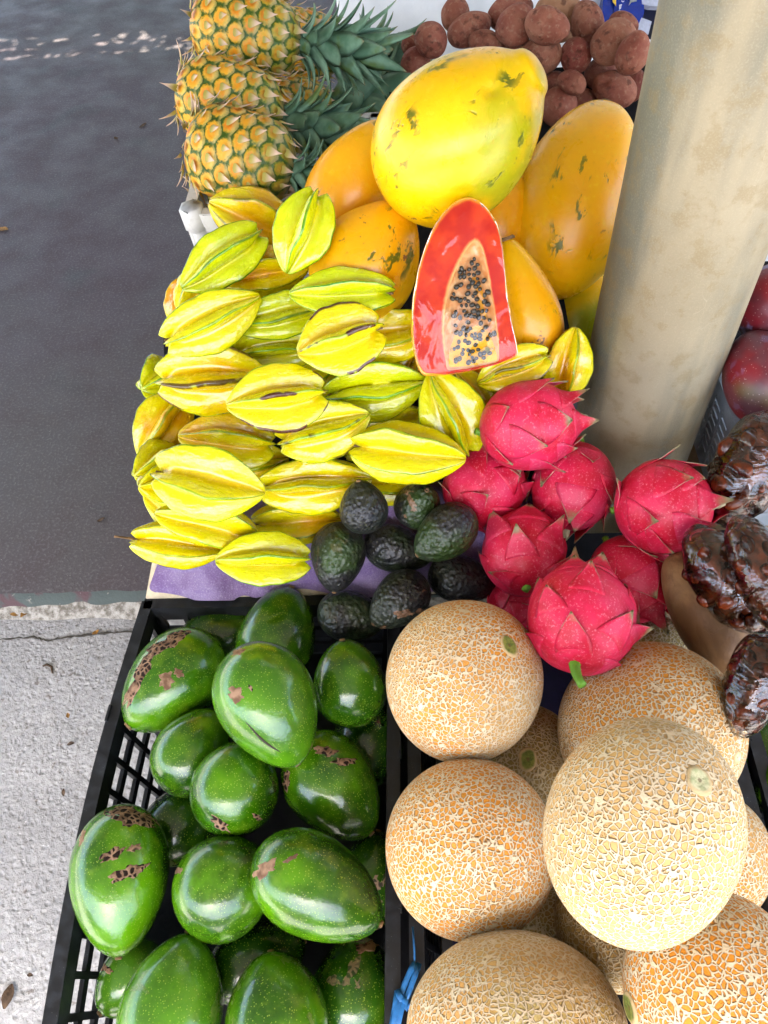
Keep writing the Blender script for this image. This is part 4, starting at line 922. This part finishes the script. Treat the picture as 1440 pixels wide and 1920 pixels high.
# seeds
sm = round_fruit('seed', .0080, .0066, 70, lump=.04, nt_=8, nu=10); sm.materials.append(MT['seed']); r2 = random.Random(12); placed = []
def clampin(x, y, s=.88):
    a = math.atan2(y, x) % (2 * math.pi); k = int(a / (2 * math.pi) * NC) % NC; R = rc_[k]; r = math.hypot(x, y); return min(r / R, 1.4), R
tries = 0
while len(placed) < 96 and tries < 6000:
    tries += 1
    v = r2.uniform(492, 684); q = (v - 490) / 195; uc = 884 - 10 * q + 22 * q * q; u = r2.gauss(uc, 7 + 17 * min(1, q * 1.25))
    x, y = (u - CU) * S_, -(v - CV) * S_; f, R = clampin(x, y)
    if f > .9 or any((x - a) ** 2 + (y - b) ** 2 < .0046 ** 2 for a, b in placed): continue
    placed.append((x, y)); z = -.022 * (1 - f ** 3.5) + .0052 + r2.uniform(0, .002)
    obj('seed', sm, None, cvo, Matrix.Translation((x, y, z)) @ Matrix.Rotation(r2.uniform(0, 6), 4, 'Z') @ Matrix.Rotation(1.2 + r2.uniform(-.4, .4), 4, 'Y') @ Matrix.Scale(r2.uniform(.6, .98), 4))
# cling film: stretched over the face, gathered behind
ff = [0.02, .2, .4, .6, .75, .86, .93, .965, .98]; fz = [.0055, .0055, .0052, .005, .0048, .0044, .004, .0032, .0016]
P = np.stack([ring(ro_ * a, z) for a, z in zip(ff, fz)]); P[..., 2] += .0011 * sn(P, 64, 75) 
obj('cling_film', grid_mesh('cling_film', P), MT['film'], ce)

# --- netted melons ----------------------------------------------------------
PL_MEL = plane_of(.12, .385, 2)
MEL = [  # u v H W ang tilt col (last value paints shade onto hidden melons) label scars
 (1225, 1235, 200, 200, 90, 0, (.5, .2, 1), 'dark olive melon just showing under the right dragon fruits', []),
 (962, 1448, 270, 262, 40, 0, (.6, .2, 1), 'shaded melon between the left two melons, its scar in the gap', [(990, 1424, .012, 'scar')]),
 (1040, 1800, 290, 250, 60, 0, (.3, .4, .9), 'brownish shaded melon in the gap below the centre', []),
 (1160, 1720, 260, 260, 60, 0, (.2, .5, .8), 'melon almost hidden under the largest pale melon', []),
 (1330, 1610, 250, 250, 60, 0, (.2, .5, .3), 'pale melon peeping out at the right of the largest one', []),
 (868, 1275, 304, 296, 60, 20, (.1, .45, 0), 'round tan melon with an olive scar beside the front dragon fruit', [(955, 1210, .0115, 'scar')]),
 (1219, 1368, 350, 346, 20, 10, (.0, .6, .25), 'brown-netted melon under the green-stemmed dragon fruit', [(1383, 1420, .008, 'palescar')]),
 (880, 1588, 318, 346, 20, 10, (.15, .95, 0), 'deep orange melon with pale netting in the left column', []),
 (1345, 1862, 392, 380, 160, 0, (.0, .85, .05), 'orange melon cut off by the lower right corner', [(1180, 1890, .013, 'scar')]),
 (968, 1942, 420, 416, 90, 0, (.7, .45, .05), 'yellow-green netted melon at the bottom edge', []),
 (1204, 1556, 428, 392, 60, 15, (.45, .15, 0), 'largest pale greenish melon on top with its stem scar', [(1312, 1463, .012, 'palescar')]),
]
for i, (u, v, H_, W_, a, t, col, lb, sc_) in enumerate(MEL):
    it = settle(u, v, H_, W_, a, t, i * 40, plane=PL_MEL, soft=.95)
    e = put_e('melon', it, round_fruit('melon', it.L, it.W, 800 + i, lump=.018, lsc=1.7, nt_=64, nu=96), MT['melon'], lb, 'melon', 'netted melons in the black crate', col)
    for (su, sv, r, mt) in sc_:
        P_, N_ = hit_mesh(it, bvh_of(e.children[0].data), su, sv)
        if P_ is None: P_, N_ = on_item(it, su, sv)
        P_ = P_ - N_ * .0006; obj('stem_scar', disc('stem_scar', r, .0018, i, .5, 24, 1.25 if mt == 'scar' else 1.0), MT[mt], e, look(P_ * 1.0, N_, .6))

# --- big green avocados ------------------------------------------------------
PL_AV = plane_of(.12, AVZ, 0)
SCABS = {  # fruit at (u, v): patches u, v, half sizes, angle, darkness
 (326, 1276): [(262, 1268, 62, 13, 62, .55), (315, 1205, 46, 14, 28, .6), (312, 1276, 17, 14, 30, .2), (335, 1262, 10, 8, 0, .2)],
 (503, 1320): [(442, 1302, 13, 17, 70, .25), (447, 1222, 12, 6, 30, .3), (470, 1290, 8, 3, -50, .9)],
 (441, 1479): [(412, 1545, 24, 8, -32, .9), (482, 1532, 10, 5, -20, .6)],
 (623, 1474): [(610, 1408, 20, 10, 0, .5), (646, 1428, 26, 7, -4, .9), (537, 1464, 8, 18, 0, .8)],
 (225, 1646): [(252, 1532, 56, 22, -8, .9), (210, 1602, 30, 9, 32, .9), (240, 1636, 34, 14, 24, .6), (154, 1570, 5, 14, -15, .3), (252, 1590, 12, 8, 20, .4)],
 (595, 1664): [(496, 1630, 24, 14, 28, .2), (545, 1610, 14, 5, 30, .3)],
 (245, 1835): [(196, 1815, 16, 8, -40, .7)],
 (420, 1662): [(334, 1632, 7, 8, 0, .3)],
 (665, 1860): [(690, 1775, 22, 12, 20, .4)],
}
AVO = [  # narrow end points along the angle; second colour value: dark skin, and painted-in shade in gaps
 (430, 1188, 190, 110, 10, 0, (0, 1, 0), .1, 'dark green avocado in the far corner of the crate'),
 (690, 1392, 170, 140, 80, 0, (0, 1, 0), .1, 'dark shaded avocado under the right rear one'),
 (340, 1545, 180, 130, 40, 0, (0, .9, .3), .1, 'dark avocado in shade beside the mesh holes'),
 (695, 1650, 190, 130, 80, 0, (0, 1, .9), .1, 'very dark avocado behind the right end of the long glossy one'),
 (480, 1800, 200, 150, 20, 0, (0, 1, 0), .1, 'dark avocado sunk in the gap at the bottom'),
 (362, 1408, 180, 142, 60, 0, (0, .5, 0), .15, 'mid green avocado under the scarred left one'),
 (520, 1196, 200, 146, 75, 0, (0, .45, 0), .12, 'smooth dark green avocado at the back below the purple cloth'),
 (655, 1282, 168, 138, 100, 10, (0, .4, .0), .1, 'rounded green avocado at the right rear below the dark ones'),
 (245, 1835, 170, 120, 230, 0, (.7, 0, 0), .15, 'pale green avocado low at the left by the mesh'),
 (665, 1860, 220, 164, 80, 0, (0, .6, .6), .1, 'dotted dark avocado in the bottom right of the crate'),
 (326, 1276, 236, 168, 227, 8, (.05, .1, .0), .16, 'glossy avocado with a tan scab band and a stem scar'),
 (441, 1479, 182, 168, 80, 20, (.0, .05, 0), .06, 'round shiny avocado in the middle with a small dark scab'),
 (420, 1662, 204, 192, 30, 25, (.0, .35, .0), .08, 'broad rounded dark green avocado below the middle one'),
 (623, 1474, 226, 174, -48, 5, (.0, .1, 0), .16, 'glossy avocado with dark scabs at the right middle'),
 (518, 1905, 250, 196, 100, 10, (.05, .3, .2), .14, 'green avocado cut by the bottom edge in the middle'),
 (325, 1880, 284, 194, 82, 8, (.35, 0, .2), .18, 'pale green avocado at the bottom with a large stem scar'),
 (595, 1664, 272, 198, -27, 5, (.0, .25, 0), .17, 'long dark glossy avocado lying at the right'),
 (503, 1320, 248, 192, -62, 8, (.35, .0, 0), .17, 'light green avocado on top with a long scratch'),
 (225, 1646, 284, 194, -83, 8, (.05, .0, 0), .17, 'big avocado with brown cracked scabs at the left rim'),
]
for i, (u, v, L, W, a, t, col, k, lb) in enumerate(AVO):
    it = settle(u, v, L, W, a, t, i * 70, plane=PL_AV, soft=.93)
    e = put_e('green_avocado', it, round_fruit('green_avocado', it.L, it.W, 900 + i, k=k, lump=.014, lsc=2.2, nt_=48, nu=64), MT['avo'], lb, 'avocado', 'big green avocados in the black crate', col)
    obj('stem_scar', disc('stem_scar', .0075 if 'stem scar' in lb else .0045, .003, i, .9), MT['stem'], e, Matrix.Translation((0, 0, it.L / 2 * .992)))
    if (u, v) in SCABS or 'scratch' in lb:
        bv = bvh_of(e.children[0].data)
        for j, (su, sv, a2, b2, an, dk) in enumerate(SCABS.get((u, v), [])):
            so_ = scab(it, bv, e, MT['scab'], su, sv, a2, b2, an, i * 9 + j)
            if so_ is not None: so_.color = (dk, 0, 0, 1)
        if 'scratch' in lb:
            pts = [hit_mesh(it, bv, 458 + 70 * q, 1350 + 60 * q + 8 * math.sin(q * 3)) for q in np.linspace(0, 1, 12)]
            q_ = MB(); q_.tube([p - n * .0006 for p, n in pts], [.0004 + .0016 * math.sin(math.pi * (k + .5) / 12) for k in range(12)], 6); q_.build('scratch', MT['ink'], e)
# green fruit glimpsed in the right crate
for i, (u, v, L, W, a, lb) in enumerate(((1432, 1408, 120, 110, 40, 'dark green avocado at the right edge below the wrapped tamarind'), (1480, 1470, 150, 130, 60, 'green avocado cut off by the right edge of the picture'))):
    it = settle(u, v, L, W, a, 0, 30, plane=plane_of(.12, .36, 0)); put('green_avocado', it, round_fruit('green_avocado', it.L, it.W, 950 + i, k=.12, lump=.014), MT['avo'], lb, 'avocado', 'avocados in the right crate', (0, .4, 0))

# --- dark pebbly avocados -----------------------------------------------------
PL_H = plane_of(.625, .485, 33)
HAS = [
 (681, 950, 104, 92, 100, 20, (.1, 0, 0), 'blackish avocado tucked under the right-pointing starfruits'),
 (785, 946, 92, 90, 60, 50, (.9, 0, .8), 'greenish avocado with tan scabs under the long starfruit'),
 (866, 1086, 130, 92, -15, 0, (.15, 0, 0), 'black avocado in the shade above the tan melon'),
 (746, 1030, 132, 90, -15, 0, (.4, 0, 0), 'pebbly dark avocado in the centre of its group'),
 (660, 1156, 130, 98, -12, 5, (.4, 0, .1), 'dark avocado lowest in its group, beside the tan-scarred one'),
 (633, 1044, 136, 104, -95, 10, (.95, 0, .15), 'half green half dark avocado on the edge of the purple cloth'),
 (835, 1000, 136, 100, 218, 8, (.75, 0, 0), 'pear-shaped greenish black avocado on top beside the dragon fruits'),
 (748, 1126, 132, 100, 222, 10, (.2, 0, .9), 'dark avocado with tan scars above the melon'),
]
for i, (u, v, L, W, a, t, col, lb) in enumerate(HAS):
    it = settle(u, v, L, W, a, t, i * 50, plane=PL_H, soft=.93)
    e = put_e('dark_avocado', it, round_fruit('dark_avocado', it.L, it.W, 970 + i, k=.2, lump=.02, lsc=2.6, nt_=44, nu=60), MT['hass'], lb, 'avocado', 'dark avocados on the purple cloth', col)
    obj('stem_scar', disc('stem_scar', .0038, .002, i, .8), MT['stem'], e, Matrix.Translation((0, 0, it.L / 2 * .99)))

# --- dragon fruits --------------------------------------------------------------
def dragon(it, label, seed, nsc=19, stem=0.0, flower=True):
    e = empty('dragon_fruit', it.mw); tag(e, label, 'dragon fruit', 'dragon fruits in front of the pillar'); rng = random.Random(seed)
    L, W = it.L, it.W; me = round_fruit('body', L, W, seed, lump=.018, lsc=2.4, nt_=36, nu=48)
    for nm in ('rim', 'tip'): me.attributes.new(nm, 'FLOAT', 'POINT')
    obj('body', me, MT['dragon'], e)
    def body(ph, th): return np.array((W / 2 * math.sin(ph) * math.cos(th), W / 2 * math.sin(ph) * math.sin(th), -L / 2 * math.cos(ph)))
    def nrm(ph, th): return _nrm((math.sin(ph) * math.cos(th) / W, math.sin(ph) * math.sin(th) / W, -math.cos(ph) / L))
    for i in range(nsc):
        q = (i + .5) / nsc; ph0 = .22 + 2.35 * q ** .85; th0 = i * 2.39996 + rng.uniform(-.2, .2) + seed
        dph = (.66 - .10 * q) * rng.uniform(.7, 1.25); w0 = (.0185 + .009 * math.sin(ph0)) * rng.uniform(.8, 1.15) * W / .125 * rng.uniform(.9, 1.15)
        lift = (.003 + .012 * rng.random() ** 1.5 + (.012 * rng.random() if q > .72 else 0)) * W / .125; na_, nb = 12, 9; curl = rng.choice((0, .01, .03, .06)) * W / .125; top, bot, rim, tip = [], [], [], []
        for ia in range(na_ + 1):
            a = ia / na_; wv = w0 * ((1 - a) ** 1.0) * (1.0 + .30 * math.sin(a * math.pi)) + .0004; ph = min(ph0 + dph * (a if q < .8 else a * .72), 2.95)
            for ib in range(nb):
                b = ib / (nb - 1) * 2 - 1; sp = max(math.sin(ph), .18); thb = th0 + b * wv / (W / 2 * sp)
                N_ = nrm(ph, thb); hgt = .0005 + .0016 * (1 - b * b) * (1 - a) * min(1, a * 5) + lift * max(0, a - .25) ** 1.8 * 1.7 + .0022 * abs(b) ** 3 * a + curl * max(0, a - .62) ** 1.5 + (-.0025 if ia == 0 else 0)
                p = body(ph, thb) + N_ * hgt
                if q > .8: p = p + np.array((0, 0, 1.0)) * .005 * a * a
                top.append(p); bot.append(p - N_ * (.0016 * (1 - a) + .0006)); rim.append(max(abs(b) ** 1.5 * min(1, .35 + a), a) if ia else 0.0); tip.append(a)
        n = len(top); V = top + bot; f = []
        for ia in range(na_):
            for ib in range(nb - 1):
                k = ia * nb + ib; f.append((k, k + nb, k + nb + 1, k + 1)); f.append((n + k, n + k + 1, n + k + nb + 1, n + k + nb))
            k = ia * nb; f.append((k, n + k, n + k + nb, k + nb)); k += nb - 1; f.append((k, k + nb, n + k + nb, n + k))
        k = na_ * nb; f += [(k + j, n + k + j, n + k + j + 1, k + j + 1) for j in range(nb - 1)]
        m2 = bpy.data.meshes.new('scale'); m2.from_pydata([tuple(p) for p in V], [], f); m2.polygons.foreach_set('use_smooth', [True] * len(f))
        for nm, ar in (('rim', rim), ('tip', tip)): m2.attributes.new(nm, 'FLOAT', 'POINT').data.foreach_set('value', np.array(ar * 2, dtype=np.float32))
        obj('scale', m2, MT['dragon'], e)
    if flower:
        q = MB(); rs = [.010, .0105, .0095, .0075, .008, .006, .0045]; q.tube([(0, 0, L / 2 - .010 + .004 * i) for i in range(7)], [r * W / .125 * rng.uniform(.85, 1.15) for r in rs], 10); q.build('flower_scar', MT['dry'], e)
    obj('stem', stub('stem', .0075, .004, .010 + stem, .35), MT['greenstem'], e, Matrix.Translation((0, 0, -L / 2 + .002)) @ Matrix.Rotation(math.pi, 4, 'X'))
PL_D = plane_of(.55, .475, 29)
DRG = [
 (972, 1135, 120, 110, 20, 0, 1.13, 2, 0, 'dark dragon fruit in the gap behind the front green-stemmed one'),
 (908, 914, 160, 152, 40, -15, None, 4, 0, 'dragon fruit at the left, between starfruit and dark avocados'),
 (1075, 912, 170, 158, -100, 10, None, 5, 0, 'dragon fruit in the middle, directly in front of the pillar foot'),
 (1182, 1086, 172, 162, -60, 5, None, 6, 0, 'dragon fruit under the right one, beside the brown squash'),
 (982, 1036, 168, 158, 95, -42, None, 7, 0, 'dragon fruit with upturned scales above the tan melon'),
 (990, 798, 186, 166, 8, -8, None, 8, 0, 'topmost dragon fruit, next to the pillar and the starfruits'),
 (1243, 950, 188, 176, 4, 10, None, 9, 0, 'dragon fruit at the right with a dry flower end, beside the wrapped tamarind'),
 (1090, 1160, 214, 204, 80, -40, None, 11, .022, 'largest front dragon fruit with a green stem stub'),
]
for i, (u, v, L, W, a, t, D, sd, st, lb) in enumerate(DRG):
    it = settle(u, v, L, W, a, t, i * 60 + 20, plane=PL_D, D=D, push=D is None, soft=.93); dragon(it, lb, sd, stem=st)

# --- right side: squash, mangoes, wrapped tamarind -----------------------------
PL_R = plane_of(.58, .48, 36)
it = settle(1327, 1148, 262, 140, 118, 0, 0, plane=plane_of(.50, .455, 20)); o = put('brown_squash', it, round_fruit('brown_squash', it.L, it.W, 41, k=.16, lump=.015, nt_=50, nu=64, power=.8), MT['squash'], 'brown-skinned long squash under the wrapped tamarind', 'squash', None)
for i, (u, v, L, W, a, col, lb) in enumerate(((1452, 568, 170, 150, 60, (.0, .9, 0), 'red and purple mango at the right edge, upper one'), (1432, 712, 190, 162, 110, (.9, .2, 0), 'dusky purple mango with a green end, below the red one'))):
    it = settle(u, v, L, W, a, 0, 40, plane=PL_R); put('mango', it, round_fruit('mango', it.L, it.W, 60 + i, k=.06, lump=.02, nt_=48, nu=64), MT['mango'], lb, 'mango', 'mangoes at the right edge', col)
pod = round_fruit('pod', .042, .027, 71, lump=.09, lsc=2.6, nt_=20, nu=24); pod.materials.append(MT['tam']); pod2 = round_fruit('pod', .034, .026, 72, lump=.1, lsc=3, nt_=20, nu=24); pod2.materials.append(MT['tam'])
for i, (u, v, L, W, a, lb) in enumerate(((1412, 1282, 190, 110, 70, 'lowest film-wrapped tamarind bundle at the right edge'), (1362, 1088, 225, 120, -58, 'film-wrapped tamarind bundle lying over the brown squash'), (1432, 1078, 230, 110, -70, 'film-wrapped tamarind bundle at the right edge, middle one'), (1402, 880, 225, 130, 68, 'upper film-wrapped tamarind bundle beside the pillar'))):
    it = settle(u, v, L, W, a, 0, 0, D=(.96, .925, .93, 1.0)[i], soft=.86); e = empty('tamarind_bundle', it.mw); tag(e, lb, 'tamarind', 'tamarind bundles in clear film'); r2 = random.Random(i)
    core = round_fruit('core', it.L * .86, it.W * .80, 85 + i, lump=.06, lsc=4, nt_=30, nu=36); pu = obj('pulp', core, MT['tam'], e)
    for k in range(26):
        zc = 1 - 2 * (k + .5) / 26; aa = k * 2.39996; rr = (1 - zc * zc) ** .5; P_ = np.array((rr * math.cos(aa) * it.W * .40, rr * math.sin(aa) * it.W * .40, zc * it.L * .42))
        obj('pod', r2.choice((pod, pod2)), None, pu, look(P_, np.array((r2.gauss(0, 1), r2.gauss(0, 1), r2.gauss(0, 1.2)))) @ Matrix.Scale(r2.uniform(.75, 1.05) * it.W / .085, 4))
    fm = round_fruit('film', it.L * 1.06, it.W * 1.06, 90 + i, lump=.05, lsc=5, nt_=50, nu=64); obj('film', fm, MT['bagfilm'], e)
# pale grey crate standing right of the pillar
gc = crate('grey_crate', .452, .86, .70, 1.06, .50, .665, MT['grey'], 'grey mesh crate between pillar and mangoes', inset=.006, nh=9, na=9, wallt=.004, clips=False, rimw=.02)

mb = MB(); mb.box(.47, .84, .76, 1.04, 0, .498); tag(mb.build('plywood_box', MT['wood']), 'plywood box under the grey crate beside the pillar', 'box')
# --- blue packet and white tag by the pillar ------------------------------------
pe = empty('blue_packet', Matrix.Identity(4)); tag(pe, 'shiny blue printed packet standing behind the potatoes', 'packet'); DB = 1.72
def bp(u, v, d=0.0): return at(u, v, DB + d)
def slab(par, name, uv, mat, d=0.0, t=.004):
    a = [bp(u, v, d) for u, v in uv]; n = _nrm(np.cross(a[1] - a[0], a[2] - a[0])); n = n if n @ (CAM - a[0]) > 0 else -n
    me = bpy.data.meshes.new(name); N_ = len(a); V = [tuple(p) for p in a] + [tuple(p - n * t) for p in a]
    me.from_pydata(V, [], [tuple(range(N_)), tuple(range(2 * N_ - 1, N_ - 1, -1))] + [(i, (i + 1) % N_, N_ + (i + 1) % N_, N_ + i) for i in range(N_)]); return obj(name, me, MT[mat], par)
slab(pe, 'front_panel', [(1150, 36), (1157, -60), (1204, -60), (1208, 22), (1200, 50), (1150, 60)], 'blue', 0, .09)
slab(pe, 'side_panel', [(1129, 28), (1134, -60), (1158, -60), (1150, 62), (1130, 60)], 'blue', .004, .08)
slab(pe, 'yellow_flash', [(1148, -60), (1156, -60), (1155, 11), (1149, 3)], 'yellow', -.003, .0015)
slab(pe, 'printed_picture', [(1179, 10), (1184, 4), (1194, 2), (1193, -12), (1184, -12), (1182, 0)], 'greypic', -.004, .0015)
slab(pe, 'logo', [(1154.5, 23), (1162, 18), (1168.5, 23), (1160, 29)], 'paleblue', -.004, .001)
slab(pe, 'logo', [(1157, 23), (1161.7, 20), (1166, 23), (1160.6, 26.5)], 'blue', -.0055, .001)
slab(pe, 'logo', [(1160, 23), (1161.6, 21.5), (1163, 22.7), (1161.4, 24.2)], 'offwhite', -.007, .001)
for j, vv in enumerate((16.2, 13.8, 11.4, 9.2)): slab(pe, 'lettering', [(1161, vv), (1164.2 + .6 * j, vv - 1.4), (1164.4 + .6 * j, vv - .5), (1161.4, vv + .9)], 'offwhite', -.004, .001)
cp = [(math.cos(q) * 2.6, math.sin(q) * 2.0) for q in np.linspace(-.4, 3.6, 9)]
slab(pe, 'lettering', [(1168 + x, 1.5 + y) for x, y in cp] + [(1168 + x * .6, 1.5 + y * .5) for x, y in cp[::-1]], 'offwhite', -.004, .001)
te = slab(None, 'dark_packet', [(1206, 10), (1240, 10), (1240, 50), (1200, 40)], 'navy', .012, .05); tag(te, 'navy packet behind the blue one, beside the pillar', 'packet')
te = slab(None, 'white_net_bag', [(1203, -30), (1240, -30), (1240, 12), (1218, 11), (1204, 7)], 'net', -.002, .02); tag(te, 'pale netted bag hanging above the blue packet at the pillar', 'bag')
te = slab(None, 'white_tag', [(1203, 33), (1222, 40), (1216, 64), (1190, 62)], 'net', -.06, .002); tag(te, 'small white printed tag between potatoes and pillar', 'tag')

# --- blue twine round the crate rims ----------------------------------------------
tw = empty('blue_twine', Matrix.Translation(Vector(on_z(757, 1870, ZR)))); tag(tw, 'blue plastic twine knotted round the two crate rims', 'twine'); o0 = on_z(757, 1870, ZR)
for pts, r in (([(774, 1738), (777, 1780), (778, 1812), (772, 1850), (762, 1880)], .0012), ([(778, 1805), (770, 1820), (757, 1850), (748, 1880), (738, 1915), (733, 1940)], .0035), ([(786, 1806), (776, 1835), (765, 1865), (752, 1895), (742, 1940)], .0032), ([(745, 1856), (750, 1868), (758, 1880), (764, 1890), (762, 1878), (752, 1868)], .0038), ([(764, 1890), (770, 1884), (780, 1884), (774, 1888)], .0022), ([(744, 1858), (741, 1880), (736, 1910), (731, 1945)], .0028)):
    cu = [on_z(u, v, ZR + .006 + .003 * math.sin(k * 2.1)) - o0 for k, (u, v) in enumerate(pts)]; q = MB(); q.tube(cu, r, 8, .35); q.build('strand', MT['twine'], tw)

# --- litter on the ground ------------------------------------------------------------
def scrap(l, w_, seed):
    n = 6; V = []
    for i in range(n + 1):
        q = i / n; wd = w_ * math.sin(math.pi * min(max(q, .04), .97)) ** .8
        V += [(q * l - l / 2, -wd, .0025 + .002 * math.sin(q * 5 + seed)), (q * l - l / 2, 0, .0012 + .002 * math.sin(q * 5 + seed)), (q * l - l / 2, wd, .0025 + .0015 * math.sin(q * 4 + seed))]
    f = [(i * 3 + k, i * 3 + k + 3, i * 3 + k + 4, i * 3 + k + 1) for i in range(n) for k in range(2)]; me = bpy.data.meshes.new('fallen_leaf'); me.from_pydata(V, [], f); return me
LIT = [(28, 1152, 22, 'dleaf', 'orange leaf scrap on the mortar ledge, left of the yellow one'), (46, 1150, 26, 'dleaf', 'yellow leaf scrap on the mortar ledge'), (115, 1146, 14, 'dleaf', 'tiny yellow leaf bit on the ledge near its middle'), (180, 1186, 18, 'dleaf', 'small yellow leaf just above the pavement crack'), (128, 1342, 16, 'dleaf', 'small orange leaf on the grey pavement, upper middle'), (133, 1395, 18, 'dleaf2', 'small brown leaf below the orange one on the pavement'),
 (16, 1868, 44, 'dleaf2', 'large dry leaf at the lower left on the pavement'), (5, 430, 30, 'dleaf', 'pale yellow leaf at the left edge of the dark floor'), (268, 236, 22, 'dleaf2', 'small leaf on the dark floor left of the pineapples'), (218, 260, 16, 'dleaf2', 'brown crumb on the dark floor near the pineapples'), (190, 975, 20, 'dleaf2', 'pebble-like scrap on the floor near the edge'), (120, 1486, 16, 'dleaf2', 'reddish scrap on the pavement left of the crate rim'), (57, 1828, 14, 'dleaf2', 'brown crumb right above the large dry leaf')]
for i, (u, v, l, mt, lb) in enumerate(LIT):
    z = 0.001 if v < 1095 else (PAV + .012 if v < 1160 else PAV + .005); p = on_z(u, v, z); ll = .72 * l * np.linalg.norm(p - CAM) / F
    tag(obj('fallen_leaf', scrap(ll, ll * .28, i), MT[mt], mw=Matrix.Translation(Vector(p)) @ Matrix.Rotation(i * 1.3, 4, 'Z')), lb, 'leaf', 'litter on the ground')
tp = [on_z(u, v, PAV + .006) for u, v in ((80, 1249), (88, 1246), (96, 1250), (98, 1262))]; q = MB(); q.tube([p for p in tp], [.0022, .003, .003, .0016], 7); tag(q.build('bent_twig', MT['dleaf2']), 'short bent dark twig on the pavement', 'twig')
